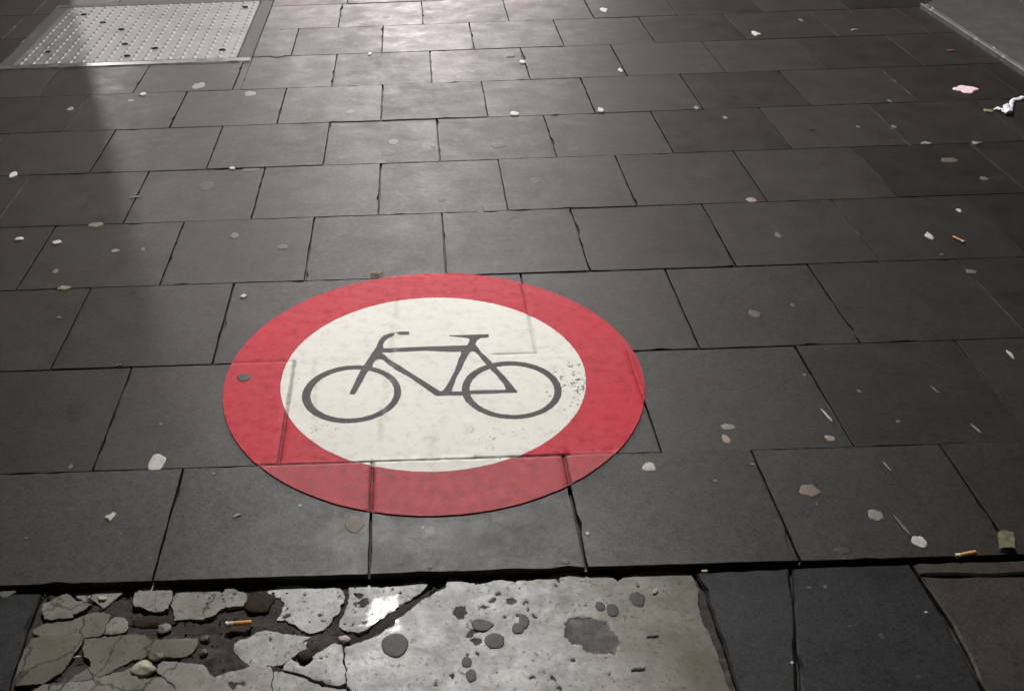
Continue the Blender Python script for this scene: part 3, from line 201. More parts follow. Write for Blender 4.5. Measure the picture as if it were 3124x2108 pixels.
def lime_material():
    m, nt, b = mat('limestone')
    big = noise_tex(nt, 7, 6, .6, 2.0); mid = noise_tex(nt, 34, 7, .7, 5.0); fine = noise_tex(nt, 190, 5, .7, 8.0)
    c = mix(nt, ramp(nt, mid, [(.3, 0.0), (.7, 1.0)]), (.28, .278, .264), (.60, .597, .575))
    c = mix(nt, mth(nt, 'MULTIPLY', ramp(nt, fine, [(.58, 0.0), (.75, 1.0)]), .35), c, (.20, .19, .165))
    st = mth(nt, 'ADD', attr(nt, 'stain'), mth(nt, 'MULTIPLY', mth(nt, 'SUBTRACT', big, .5), .75), True)
    olive = mix(nt, ramp(nt, noise_tex(nt, 15, 5, .6, 14.0), [(.35, 0.0), (.65, 1.0)]), (.105, .100, .066), (.118, .095, .062))
    c = mix(nt, mth(nt, 'MULTIPLY', st, .93), c, olive)
    d = ramp(nt, mth(nt, 'ADD', attr(nt, 'dirt'), mth(nt, 'MULTIPLY', mth(nt, 'SUBTRACT', noise_tex(nt, 130, 5, .7, 41.0), .5), .9)), [(.38, 0.0), (.56, 1.0)])
    c = mix(nt, mth(nt, 'MULTIPLY', d, .93), c, mix(nt, mid, (.016, .013, .010), (.052, .046, .039)))
    c = mix(nt, mth(nt, 'MULTIPLY', ramp(nt, noise_tex(nt, 13, 7, .72, 52.0), [(.50, 0.0), (.72, 1.0)]), .55), c, (.085, .078, .064))
    c = mix(nt, ramp(nt, mth(nt, 'ADD', noise_tex(nt, 110, 5, .75, 20.0), mth(nt, 'MULTIPLY', mid, .25)), [(.705, 0.0), (.75, .85)]), c, (.05, .044, .036))
    c = mix(nt, mth(nt, 'MULTIPLY', ramp(nt, mth(nt, 'ADD', attr(nt, 'patch'), mth(nt, 'MULTIPLY', mth(nt, 'SUBTRACT', mid, .5), .5)), [(.45, 0.0), (.55, 1.0)]), .98), c, mix(nt, ramp(nt, fine, [(.3, 0.0), (.7, 1.0)]), (.012, .010, .009), (.034, .030, .027)))
    c = mix(nt, mth(nt, 'MULTIPLY', ramp(nt, noise_tex(nt, 75, 7, .8, 71.0), [(.48, 0.0), (.70, 1.0)]), .5), c, (.16, .15, .13))
    c = mix(nt, mth(nt, 'MULTIPLY', ramp(nt, attr(nt, 'stain'), [(.72, 0.0), (1.0, 1.0)]), .5), c, (.048, .043, .026))
    vw = node(nt, 'ShaderNodeVectorMath'); gp = node(nt, 'ShaderNodeNewGeometry').outputs['Position']; nz = node(nt, 'ShaderNodeTexNoise', i_Scale=18.0, i_Detail=4.0); nt.links.new(gp, nz.inputs['Vector'])
    sc = node(nt, 'ShaderNodeVectorMath', operation='SCALE'); sc.inputs['Scale'].default_value = .07; nt.links.new(nz.outputs['Color'], sc.inputs[0]); nt.links.new(gp, vw.inputs[0]); nt.links.new(sc.outputs[0], vw.inputs[1])
    vo_ = node(nt, 'ShaderNodeTexVoronoi', feature='DISTANCE_TO_EDGE', i_Scale=8.5); nt.links.new(vw.outputs[0], vo_.inputs['Vector'])
    ck = mth(nt, 'MULTIPLY', ramp(nt, vo_.outputs['Distance'], [(.008, 1.0), (.022, 0.0)]), ramp(nt, mth(nt, 'ADD', attr(nt, 'stain'), mth(nt, 'MULTIPLY', mth(nt, 'SUBTRACT', big, .5), 1.4)), [(.45, 0.0), (.75, .85)]))
    ck = mth(nt, 'MULTIPLY', ck, attr(nt, 'crack'))
    c = mix(nt, ck, c, (.014, .011, .009))
    nt.links.new(c, b.inputs['Base Color'])
    r = mix(nt, ramp(nt, noise_tex(nt, 22, 5, .6, 30.0), [(.35, 0.0), (.65, 1.0)]), .42, .62)
    b.inputs['Specular IOR Level'].default_value = .4
    pol = ramp(nt, mth(nt, 'ADD', attr(nt, 'polish'), mth(nt, 'MULTIPLY', mth(nt, 'SUBTRACT', noise_tex(nt, 55, 6, .7, 61.0), .5), 1.3)), [(.40, 0.0), (.62, 1.0)])
    r = mix(nt, pol, r, .19)
    r = mth(nt, 'ADD', mth(nt, 'ADD', r, mth(nt, 'MULTIPLY', st, .2)), mth(nt, 'MULTIPLY', d, .3)); nt.links.new(r, b.inputs['Roughness'])
    bump(nt, b, mth(nt, 'ADD', mth(nt, 'MULTIPLY', mid, .6), mth(nt, 'MULTIPLY', fine, .6)), .3, .002); return m
M_LIME = lime_material()

def metal_material(name, col, r0, r1, metallic=1.0):
    m, nt, b = mat(name); b.inputs['Metallic'].default_value = metallic
    f = noise_tex(nt, 26, 6, .7); f2 = noise_tex(nt, 4, 5, .6, 3.0)
    c = mix(nt, ramp(nt, f, [(.35, .0), (.7, 1.0)]), tuple(v*.62 for v in col), col)
    c = mix(nt, mth(nt, 'MULTIPLY', ramp(nt, f2, [(.5, 0.0), (.7, 1.0)]), .5), c, tuple(v*.45 for v in col))
    nt.links.new(c, b.inputs['Base Color']); nt.links.new(ramp(nt, f, [(.3, r0), (.7, r1)]), b.inputs['Roughness'])
    bump(nt, b, noise_tex(nt, 150, 4, .6, 7.0), .25, .001); return m
M_PLATE = metal_material('galvanised_plate', (.30, .30, .296), .5, .68)
M_FRAME = metal_material('dull_steel_frame', (.040, .040, .040), .62, .8, .1)
M_BAR = metal_material('bare_steel_bar', (.34, .34, .335), .30, .48)
M_STRIP = metal_material('worn_edge_strip', (.12, .12, .11), .5, .65, .2)

def plain(name, col, rough=.6, var=.25, scale=90, bmp=.4, sss=0):
    m, nt, b = mat(name)
    f = noise_tex(nt, scale, 6, .65)
    c = mix(nt, ramp(nt, f, [(.3, 0.0), (.7, 1.0)]), tuple(v*(1-var) for v in col), tuple(min(1, v*(1+var)) for v in col))
    nt.links.new(c, b.inputs['Base Color']); b.inputs['Roughness'].default_value = rough; b.inputs['Specular IOR Level'].default_value = .3
    bump(nt, b, f, bmp, .002); return m
TONES = {'pale': (.19, .186, .17), 'white': (.44, .435, .40), 'grey': (.105, .104, .098), 'tan': (.155, .128, .098), 'brown': (.095, .075, .064),
         'pink': (.27, .21, .18), 'dark': (.026, .025, .024), 'darkfaint': (.032, .031, .030), 'yellow': (.22, .21, .11), 'darkleaf': (.022, .019, .014),
         'tanleaf': (.32, .20, .115), 'redleaf': (.12, .05, .042), 'pinkbright': (.80, .56, .66), 'pinkpale': (.44, .37, .34), 'pinkgrey': (.20, .165, .155),
         'cream': (.34, .32, .24), 'mud': (.030, .019, .013), 'olive': (.10, .092, .066)}
TM = {k: plain(k + '_litter', v, .85 if k in ('mud',) else (.55 if 'dark' in k else .62)) for k, v in TONES.items()}

# ---------------------------------------------------------------- ground and pavement bed
def grid_mesh(name, x0, x1, y0, y1, nx, ny, zf):
    vs = [(x0+(x1-x0)*i/nx, y0+(y1-y0)*j/ny) for j in range(ny+1) for i in range(nx+1)]
    fs = [(j*(nx+1)+i, j*(nx+1)+i+1, (j+1)*(nx+1)+i+1, (j+1)*(nx+1)+i) for j in range(ny) for i in range(nx)]
    return mesh(name, [(x, y, zf(x, y)) for x, y in vs], fs, True)
ground = link('ground', mesh('ground', [(-300, -300, -.10), (300, -300, -.10), (300, 300, -.10), (-300, 300, -.10)], [(0, 1, 2, 3)]), M_BED)
tag(ground, kind='structure')
# slabs too far out of view to tell apart: one sheet round the built ones, jointed by its material
def far_material():
    m, nt, b = mat('far_paving'); g = node(nt, 'ShaderNodeNewGeometry').outputs['Position']
    br = node(nt, 'ShaderNodeTexBrick', offset=.5, i_Scale=1.0); br.inputs['Brick Width'].default_value = .4; br.inputs['Row Height'].default_value = .4
    br.inputs['Mortar Size'].default_value = .004; br.inputs['Color1'].default_value = (.04, .04, .039, 1); br.inputs['Color2'].default_value = (.052, .052, .05, 1); br.inputs['Mortar'].default_value = (.012, .01, .009, 1)
    nt.links.new(g, br.inputs['Vector']); nt.links.new(br.outputs['Color'], b.inputs['Base Color']); b.inputs['Roughness'].default_value = .46; return m
XA, XB, YA, YB = -3.9, 5.3, 0.95, ROWS[-1]
fv = [(-60, -60), (60, -60), (60, 60), (-60, 60), (XA-.01, YA-.01), (XB+.01, YA-.01), (XB+.01, YB+.01), (XA-.01, YB+.01)]
far = link('far_pavement', mesh('far_pavement', [(x, y, -.002) for x, y in fv], [(0, 1, 5, 4), (1, 2, 6, 5), (2, 3, 7, 6), (3, 0, 4, 7)]), far_material())
tag(far, kind='structure')
def bedz(x, y):
    side = max(0, min(1, (abs(x-.05)-.45-.10*y)/.9)); f = max(0, min(1, side + .55*N(x, y, 2.6, 6) + .35*N(x, y, 9, 2)))
    return -.011*(1-f) - .0022*f + .0025*N(x, y, 30)*(1-.6*f) + .001*N(x, y, 90, 3)
pavement = link('pavement', grid_mesh('pavement', XA, XB, ROWS[0]+.004, YB, 300, 180, bedz), M_BED)
tag(pavement, kind='structure')

# ---------------------------------------------------------------- paving slabs
SLABS = []   # (x0,x1,y0,y1, z, sx, sy, cx, cy)
def slab_mesh(P, zt, bev=.003, depth=.05, rnd=random, chip=.05, tilt=(0, 0), jit=.0007):
    """irregular arris, one centre-fan top, sides; local to the outline's centre"""
    cx = sum(p[0] for p in P)/len(P); cy = sum(p[1] for p in P)/len(P)
    Q = resample(P, .03, True, jit, rnd); n = len(Q)
    corners = set()
    vs, fs = [], []
    ch = [0.0]*n
    for i in range(n):
        if rnd.random() < chip: ch[i] = rnd.choice((.0012, .0018, .0025, .0055))
    Pc = P
    for ring in range(3):
        for i in range(n):
            x, y = Q[i]
            xa, ya = Q[i-1]; xb, yb = Q[(i+1) % n]
            nx, ny = -(yb-ya), (xb-xa); l = math.hypot(nx, ny) or 1; nx, ny = nx/l, ny/l
            ins = (bev + ch[i]) if ring == 0 else ch[i]*.55
            z = zt + tilt[0]*(x-cx) + tilt[1]*(y-cy)
            z += 0 if ring == 0 else (-bev*.8-ch[i]*.7 if ring == 1 else -depth)
            vs.append((x-cx+nx*ins, y-cy+ny*ins, z))
    fs.append(tuple(range(n)))
    for r in range(2):
        for i in range(n): j = (i+1) % n; fs.append(((r+1)*n+i, (r+1)*n+j, r*n+j, r*n+i))
    return mesh('paving_slab', vs, fs), cx, cy
# outline must run counter-clockwise so the inset points inwards
def ccw(P):
    a = sum(P[i-1][0]*P[i][1]-P[i][0]*P[i-1][1] for i in range(len(P))); return P if a > 0 else P[::-1]
CV = (-1.832, -0.714, 4.488, 5.535)     # metal cover, outer frame
rs = random.Random(11)
NROW = len(ROWS)-1
for k in range(1, NROW+1):
    y0, y1 = ROWS[k-1], ROWS[k]
    ym = (y0+y1)/2; xl = -.73-.3235*(y0-1.158)-1.0; xr = .95+.4974*(y1-1.096)+1.1
    xs = PERPS[k]
    for i in range(len(xs)-1):
        a, b = xs[i], xs[i+1]
        if b < max(xl, XA) or a > min(xr, XB): continue
        g = rs.uniform(.0014, .0030); gy = rs.uniform(.0012, .0026)
        parts = [(a+g, b-g, y0+gy, y1-gy)]
        # leave room for the metal cover
        out = []
        for (p0, p1, q0, q1) in parts:
            if p1 <= CV[0] or p0 >= CV[1] or q1 <= CV[2] or q0 >= CV[3]: out.append((p0, p1, q0, q1)); continue
            if p0 < CV[0]-.03: out.append((p0, CV[0]-.003, q0, q1))
            if p1 > CV[1]+.03: out.append((CV[1]+.004, p1, q0, q1))
            m0, m1 = max(p0, CV[0]-.002), min(p1, CV[1]+.003)
            if q0 < CV[2]-.03: out.append((m0, m1, q0, CV[2]-.003))
            if q1 > CV[3]+.03: out.append((m0, m1, CV[3]+.003, q1))
        for (p0, p1, q0, q1) in out:
            cxm = (p0+p1)/2; z = rs.uniform(-.0012, .0012) if -1.0 < cxm < 1.0 else rs.uniform(-.0004, .0004); tl = (rs.uniform(-.0012, .0012), rs.uniform(-.0012, .0012))
            if k == 1: z += .003
            me, cx, cy = slab_mesh([(p0, q0), (p1, q0), (p1, q1), (p0, q1)], z, .0010 if -1.0 < cxm < .9 else .0004, .05, rs, .13 if -1.0 < cxm < .9 else .05, tl)
            link('paving_slab', me, M_SLAB, pavement, (cx, cy, 0))
            SLABS.append((p0, p1, q0, q1, z, tl[0], tl[1], cx, cy))
def top(x, y):
    for (p0, p1, q0, q1, z, a, b, cx, cy) in SLABS:
        if p0-.006 <= x <= p1+.006 and q0-.006 <= y <= q1+.006: return z+a*(x-cx)+b*(y-cy)
    return -.006 if y < ROWS[0] else 0.0

# front strip under the long step: mud bed, dark and brown slabs
XS0, XS1 = -3.9, 5.3
def mudz(x, y): return -.0185 + .006*N(x, y, 14, 5) + .005*N(x, y, 45, 2) + .003*N(x, y, 130, 8)
bed2 = link('mud_bed', grid_mesh('mud_bed', -1.0, 1.3, .95, ROWS[0]+.008, 330, 66, mudz), M_MUD); tag(bed2, kind='structure')
for tone, P in FRONT:
    P = ccw(P); me, cx, cy = slab_mesh(P, -.006 if tone == 'dark' else -.003, .004, .06, rs, .16, (0, 0), .0012 if tone == 'dark' else .0035)
    link('front_slab', me, M_DARK if tone == 'dark' else M_BROWN, pavement, (cx, cy, 0))
for x0, x1 in [(-3.9, -3.3), (-3.29, -2.7), (-2.69, -2.1), (-2.09, -1.5), (-1.49, -1.02), (1.42, 2.0), (2.01, 2.6), (2.61, 3.2), (3.21, 3.8), (3.81, 4.5), (4.51, 5.3)]:
    me, cx, cy = slab_mesh([(x0, .96), (x1, .96), (x1, ROWS[0]-.012), (x0, ROWS[0]-.012)], -.006, .003, .06, rs)
    link('front_slab', me, M_DARK, pavement, (cx, cy, 0))

# ---------------------------------------------------------------- broken pale stone
broken = empty('broken_stone_slab', (0.05, 1.2, -.03))
tag(broken, 'pale cracked and pitted stone slab in broken fragments along the front step', 'stone slab')
def grow(P, w):
    out = []
    for i in range(len(P)):
        a, b = P[i-1], P[(i+1) % len(P)]; nx, ny = b[1]-a[1], a[0]-b[0]; l = math.hypot(nx, ny) or 1
        out.append((P[i][0]+nx/l*w, P[i][1]+ny/l*w))
    return out
def frag_mesh(P, tone, idx):
    P = ccw(P); rnd = random.Random(idx); st = .0032 if tone <= .3 else .0048
    if tone > .4: P = grow(P, .0022)
    B = resample(P, .0055, True, .0007, rnd)
    B = [(x+.0030*N(x, y, 70, 21)+.0022*N(x, y, 190, 5), y+.0030*N(x, y, 70, 51)+.0022*N(x, y, 190, 15)) for x, y in B]; nB = len(B)
    xs = [p[0] for p in B]; ys_ = [p[1] for p in B]
    pts = [Vector(p) for p in B]
    y = min(ys_)+st*.5
    while y < max(ys_):
        x = min(xs)+st*.5
        while x < max(xs):
            q = (x+rnd.uniform(-.001, .001), y+rnd.uniform(-.001, .001))
            if inside(*q, B) and pold(*q, P) > .0042: pts.append(Vector(q))
            x += st
        y += st
    r = delaunay_2d_cdt(pts, [], [list(range(nB))], 1, 1e-6)
    vo, fo = r[0], r[2]
    base = -.012 + rnd.uniform(-.003, .002); tx, ty = rnd.uniform(-.012, .012), rnd.uniform(-.012, .012)
    if tone < 0: base, tx, ty = -.0115, 0, 0
    mx, my = sum(xs)/nB, sum(ys_)/nB
    vs, dirt, stain, pol, pat = [], [], [], [], []
    for v in vo:
        x, y = v.x, v.y; d = pold(x, y, P)
        e = max(0, 1-d/.0055); z = base + tx*(x-mx) + ty*(y-my) - .0014*e*e*max(0, min(1, .3+1.6*N(x, y, 40, 33))) + .0007*N(x, y, 16, idx) + .00025*N(x, y, 75, 3)
        dd = 0.0
        for (px, py, rx, ry) in PITS:
            q = math.hypot((x-px)/rx, (y-py)/ry)
            if q < 3:
                q = math.hypot((x+.006*N(x, y, 95, 4.0)+.003*N(x, y, 240, 7.0)-px)/rx, (y+.006*N(x, y, 95, 14.0)+.003*N(x, y, 240, 17.0)-py)/ry)
                if q < 1.15: dd = max(dd, min(1, (1.15-q)*3.5)); z -= .0014*min(1, (1.15-q)*3)
        if tone < 0:
            pp = (x+.004*N(x, y, 110, 3), y+.004*N(x, y, 110, 8)); inp = inside(*pp, PATCH)
            pat.append(1.0 if inp else 0.0); z -= .0012 if inp else 0
            s = max(0, min(1, (x-.15)/.30))*.86 + max(0, (1.25-y)/.3)*.20 + .1*N(x, y, 9)
        else: s = tone; pat.append(0.0)
        dirt.append(max(0, dd)); stain.append(s); pol.append(max(0, 1-math.hypot((x+.085)/.05, (y-1.318)/.075)) + .35*max(0, 1-math.hypot((x+.15)/.2, (y-1.28)/.12)))
        vs.append((x, y, z))
    # skirt
    fs = [tuple(f) for f in fo]
    cnt = {}
    for f in fs:
        for i in range(len(f)):
            a, b = f[i], f[(i+1) % len(f)]
            cnt[(a, b)] = 1
    low = {}
    for (a, b) in list(cnt):
        if (b, a) not in cnt:
            for q in (a, b):
                if q not in low:
                    low[q] = len(vs); vs.append(vs[q]); vs.append((vs[q][0], vs[q][1], -.055)); dirt.extend((.2, .9)); stain.extend((stain[q]+.2,)*2); pol.extend((0, 0)); pat.extend((0, 0))
            fs.append((low[b], low[a], low[a]+1, low[b]+1))
    return mesh('stone_fragment', [(x-.05, y-1.2, z+.03) for x, y, z in vs], fs, True, {'dirt': dirt, 'stain': stain, 'polish': pol, 'patch': pat, 'crack': [0.0 if tone < 0 else 1.0]*len(vs)})
for i, (P, tone) in enumerate(FRAGS):
    link('stone_fragment', frag_mesh(P, tone, i+1), M_LIME, broken)

rg = random.Random(77); vs, fs = [], []
for _ in range(2600):
    x, y = rg.uniform(-.74, .47), rg.uniform(1.0, ROWS[0]+.004)
    if rg.random() < .35: y = ROWS[0]-rg.uniform(0, .035)
    elif x > -.1: continue
    r = rg.choice((.0006, .0009, .0012, .0018, .003)); z = mudz(x, y)+r*.5; b0 = len(vs)
    for dx, dy, dz in ((1, 0, 0), (-1, .2, 0), (0, 1, 0), (.1, -1, 0), (0, 0, 1), (0, 0, -1)):
        k = rg.uniform(.7, 1.3); vs.append((x+dx*r*k*1.2, y+dy*r*k, z+dz*r*k*.8))
    for a, b, c in ((0, 2, 4), (2, 1, 4), (1, 3, 4), (3, 0, 4), (2, 0, 5), (1, 2, 5), (3, 1, 5), (0, 3, 5)): fs.append((b0+a, b0+b, b0+c))
M_GRIT = dirt_material('grit', (.03, .024, .018), (.11, .098, .08), .8)
tag(link('grit', mesh('grit', vs, fs), M_GRIT), 'loose dark grit in the mud between the broken stone fragments', 'grit', kind='stuff')

# ---------------------------------------------------------------- no cycling sign on the slabs
CX0, CY0, RO, RI = CIRCLE
rp = random.Random(5)
joints = []   # (a, b, depth, dirt)
y1, y2, y3 = ROWS[1], ROWS[2], ROWS[3]
near = lambda k, x: min(PERPS[k], key=lambda q: abs(q-x))
joints += [((-.6, y1), (.10, y1), .0040, 1.0), ((.10, y1), (.30, y1), .0045, 1.0), ((.30, y1), (.6, y1), .002, .45)]
joints += [((near(1, -.115), y1), (near(1, -.115), y1-.4), .0045, .85), ((near(1, .284), y1), (near(1, .284), y1-.4), .0045, .85)]
joints += [((near(2, -.309), y1), (near(2, -.309), y2), .0032, .75), ((near(2, .49), y1), (near(2, .49), y2), .0016, .25)]
joints += [((-.6, y2), (near(2, -.309), y2), .0010, .18), ((.17, y2), (near(3, .27), y2), .0022, .5), ((near(3, .27), y2), (.6, y2), .0008, .12)]
joints += [((near(3, .27), y2), (near(3, .27), y3), .0018, .3), ((near(3, .27), y2+.09), (near(3, .27), y2+.15), .001, .3)]
joints += [(a, b, .0006, .22) for a, b in SEAMS]
def ztop(x, y):
    # smooth slab level across joints
    return top(x, y)
pts, edges = [], []
def addloop(P):
    s = len(pts); pts.extend(Vector(p) for p in P)
    edges.extend((s+i, s+(i+1) % len(P)) for i in range(len(P)))
def circle(cx, cy, r, n, wob=0.0): return [(cx+(r+wob*rp.uniform(-1, 1))*math.cos(2*math.pi*i/n), cy+(r+wob*rp.uniform(-1, 1))*math.sin(2*math.pi*i/n)) for i in range(n)]
outer = circle(CX0, CY0, RO, 420, .0009); inner = circle(CX0, CY0, RI, 320, .0006)
addloop(outer); addloop(inner)
for P in BIKE: addloop(resample(P, .012, True, .0005, rp))
for (o, i_) in WHEELS: addloop(circle(o[0], o[1], o[2], 150, .0006)); addloop(circle(i_[0], i_[1], i_[2], 130, .0006))
for (a, b, dep, dr) in joints:
    if dep < .0009: continue
    l = math.hypot(b[0]-a[0], b[1]-a[1]); n = int(l/.007); ux, uy = (b[0]-a[0])/l, (b[1]-a[1])/l
    for i in range(n+1):
        for off in (-.0065, -.0032, 0, .0032, .0065):
            t = l*i/n; q = (a[0]+ux*t-uy*off, a[1]+uy*t+ux*off)
            if math.hypot(q[0]-CX0, q[1]-CY0) < RO-.002: pts.append(Vector(q))
st = .011
nn = int(2*RO/st)
for j in range(nn+1):
    for i in range(nn+1):
        x = CX0-RO+i*st+rp.uniform(-.003, .003); y = CY0-RO+j*st+rp.uniform(-.003, .003)
        if math.hypot(x-CX0, y-CY0) < RO-.004 and all(segd(x, y, a, b) > .008 for (a, b, dp, dr) in joints if dp >= .0009): pts.append(Vector((x, y)))
res = delaunay_2d_cdt(pts, edges, [], 0, 1e-5)
vo, fo = res[0], res[2]
def bikeclass(x, y):
    for P in BIKE:
        if inside(x, y, P): return 'frame'
    for w, (o, i_) in enumerate(WHEELS):
        if math.hypot(x-o[0], y-o[1]) < o[2] and math.hypot(x-i_[0], y-i_[1]) > i_[2]: return 'wheel%d' % w
    return None
def wheelclose(x, y): return math.hypot(x-CX0, y-CY0) < RI
classes = {'red': [], 'white': [], 'frame': [], 'wheel0': [], 'wheel1': []}
for f in fo:
    c = sum((vo[i] for i in f), Vector((0, 0)))/len(f)
    d = math.hypot(c.x-CX0, c.y-CY0)
    if d > RO: continue
    if d > RI: classes['red'].append(f); continue
    classes[bikeclass(c.x, c.y) or 'white'].append(f)
def level(v):
    x, y = v.x, v.y; z = ztop(x, y)+.0030+.0003*N(x, y, 35, 7); dirt = 0
    for (a, b, dep, dr) in joints:
        d = segd(x, y, a, b); w = .0048*(1+.5*N(x, y, 40, 9))
        if d < w: k = (1-d/w)**.7; z -= dep*1.3*k; dirt = max(dirt, dr*min(1, 2.2*(1-d/w)))
    dchip = 0.0
    if math.hypot(x-CX0, y-CY0) < RI:
        dchip = max(0, min(1, (x-.20)/.16))*max(0, 1-abs(y-1.98)/.30)
        dchip = max(dchip, .72*max(0, 1-math.hypot((x-.16)/.16, (y-1.80)/.08)))
        dchip = max(dchip, .25)
        dchip = max(dchip, .75*max(0, 1-math.hypot((x+.24)/.10, (y-1.84)/.10)))
    else: dchip = .55 if y < y1 else .35
    return z, dirt, dchip
lv = {}
sign = empty('no_cycling_sign', (CX0, CY0, 0))
tag(sign, 'round no cycling marking, red ring round a white disc with a grey bicycle', 'road marking')
def build_part(name, faces, m, parent, skirt=True):
    idx, vs, dirt, chip, fs = {}, [], [], [], []
    for f in faces:
        g = []
        for i in f:
            if i not in idx:
                if i not in lv: lv[i] = level(vo[i])
                idx[i] = len(vs); z, d, c = lv[i]; x, y = vo[i].x, vo[i].y
                if m is M_GREY:
                    for (sx, sy) in SEAMGAPS:
                        if math.hypot(x-sx, y-sy) < .012: c = max(c, 0.0)
                vs.append((x-CX0, y-CY0, z)); dirt.append(d); chip.append(c)
            g.append(idx[i])
        fs.append(tuple(g))
    if skirt:
        E = set((f[i], f[(i+1) % len(f)]) for f in fs for i in range(len(f))); low = {}
        for (a, b) in list(E):
            if (b, a) not in E:
                for q in (a, b):
                    if q not in low: low[q] = len(vs); vs.append(vs[q]); vs.append((vs[q][0], vs[q][1], vs[q][2]-.0045)); dirt.extend((.6, .9)); chip.extend((0, 0))
                fs.append((low[b], low[a], low[a]+1, low[b]+1))
    return link(name, mesh(name, vs, fs, True, {'dirt': dirt, 'chip': chip, 'fade': [max(0, min(1, (y1-CY0-v[1])*300+.5)) for v in vs] if m is not M_GREY else [max([0]+[1-max(abs(v[0]+CX0-sx)/.007, abs(v[1]+CY0-sy)/.03) for sx, sy in SEAMGAPS]) for v in vs]}), m, parent)
# worn gaps in the bicycle where the sheet seams run: those faces go to the white disc
gaps = []
for key in ('frame', 'wheel0', 'wheel1'):
    keep = []
    for f in classes[key]:
        c = sum((vo[i] for i in f), Vector((0, 0)))/len(f)
        (gaps if any(abs(c.x-sx) < .0030 and abs(c.y-sy) < .022 for sx, sy in SEAMGAPS[:1]) else keep).append(f)
    classes[key] = keep
build_part('red_ring', classes['red'], M_RED, sign)
build_part('white_disc', classes['white']+gaps, M_WHITE, sign)
bk = build_part('bicycle_symbol', classes['frame'], M_GREY, sign)
build_part('wheel', classes['wheel0'], M_GREY, bk); build_part('wheel', classes['wheel1'], M_GREY, bk)

# ---------------------------------------------------------------- metal access cover
cover = empty('access_cover', ((CV[0]+CV[1])/2, (CV[2]+CV[3])/2, 0))
tag(cover, 'galvanised tread plate access cover in a dull steel frame', 'access cover')
ccx, ccy = (CV[0]+CV[1])/2, (CV[2]+CV[3])/2
def bar(name, x0, x1, y0, y1, z0, z1, m, parent, bev=.003, n=1):
    vs = []
    for (z, i) in ((z0, 0), (z1-bev, 0), (z1, bev)):
        vs += [(x0+i, y0+i, z), (x1-i, y0+i, z), (x1-i, y1-i, z), (x0+i, y1-i, z)]
    fs = [(8, 9, 10, 11)]
    for r in (0, 4):
        for i in range(4): j = (i+1) % 4; fs.append((r+i, r+j, r+4+j, r+4+i))
    return link(name, mesh(name, [(x-ccx, y-ccy, z) for x, y, z in vs], fs), m, parent)
PX0, PX1, PY0, PY1 = -1.762, -.782, 4.545, 5.472
bar('frame_bar', CV[0], CV[1], CV[2], PY0-.003, -.06, .004, M_BAR, cover, .006)
bar('frame_bar', CV[0], CV[1], PY1+.004, CV[3], -.06, .002, M_FRAME, cover)
bar('frame_bar', CV[0], PX0-.004, PY0-.002, PY1+.003, -.06, .001, M_FRAME, cover)
bar('frame_bar', PX1+.004, CV[1], PY0-.002, PY1+.003, -.06, .001, M_FRAME, cover)
plate = bar('tread_plate', PX0, PX1, PY0, PY1, -.05, .002, M_PLATE, cover, .004)
vs, fs = [], []
nx_, ny_ = 18, 17
for j in range(ny_):
    for i in range(nx_):
        x = PX0+.024+(PX1-PX0-.048)*i/(nx_-1); y = PY0+.022+(PY1-PY0-.044)*j/(ny_-1)
        x += .5*(PX1-PX0-.048)/(nx_-1)*(j % 2)*.0
        L_, W_ = .019, .0105; s = len(vs)
        for a in range(8):
            t = a*math.pi/4; vs.append((x+W_*math.cos(t)-ccx, y+L_*math.sin(t)-ccy, .0018))
        for a in range(8):
            t = a*math.pi/4; vs.append((x+W_*.55*math.cos(t)-ccx, y+L_*.6*math.sin(t)-ccy, .0052))
        vs.append((x-ccx, y-ccy, .006))
        for a in range(8):
            b = (a+1) % 8; fs.append((s+a, s+b, s+8+b, s+8+a)); fs.append((s+8+a, s+8+b, s+16))
tb = link('tread_bumps', mesh('tread_bumps', vs, fs, True), M_PLATE, plate); tag(tb, kind='stuff')
def keyhole(x, y, r=.011):
    vs, fs = [], []; n = 12
    for z, q in ((.0075, 1.0), (.0075, .72), (.0045, .62)):
        for a in range(n): vs.append((x-ccx+1.9*r*q*math.cos(2*math.pi*a/n), y-ccy+r*q*math.sin(2*math.pi*a/n), z))
    for k in range(2):
        for a in range(n): b = (a+1) % n; fs.append((k*n+a, k*n+b, (k+1)*n+b, (k+1)*n+a))
    fs.append(tuple(range(2*n, 3*n)))
    for a in range(n): vs.append((x-ccx+2.1*r*math.cos(2*math.pi*a/n), y-ccy+1.15*r*math.sin(2*math.pi*a/n), .002))
    for a in range(n): b = (a+1) % n; fs.append((3*n+a, 3*n+b, b, a))
    return link('lifting_socket', mesh('lifting_socket', vs, fs), M_FRAME, plate)
for (x, y) in [(-1.66, 4.72), (-.86, 4.66), (-.845, 5.36), (-1.655, 5.33), (-1.28, 4.62), (-1.33, 4.80), (-1.40, 5.04), (-1.52, 5.17), (-1.175, 4.72)]:
    keyhole(x, y, .0075)

# ---------------------------------------------------------------- stone threshold at the upper right
th = empty('stone_threshold', (2.38, 4.4, 0)); tag(th, 'pale edged grey stone threshold at the upper right corner', 'threshold')
P = [(2.392, 2.9), (4.9, 2.9), (4.9, 5.9), (3.3, 5.62), (2.56, 5.085), (2.392, 4.93)]
me, cx, cy = slab_mesh(P, .022, .003, .03, rs, .1); link('stone', me, M_THRESH, th, (cx-2.38, cy-4.4, 0))
P = [(2.374, 2.9), (2.3905, 2.9), (2.3905, 4.925), (2.374, 4.94)]
me, cx, cy = slab_mesh(P, .0235, .005, .03, rs, .35); link('edge_strip', me, M_STRIP, th, (cx-2.38, cy-4.4, 0))

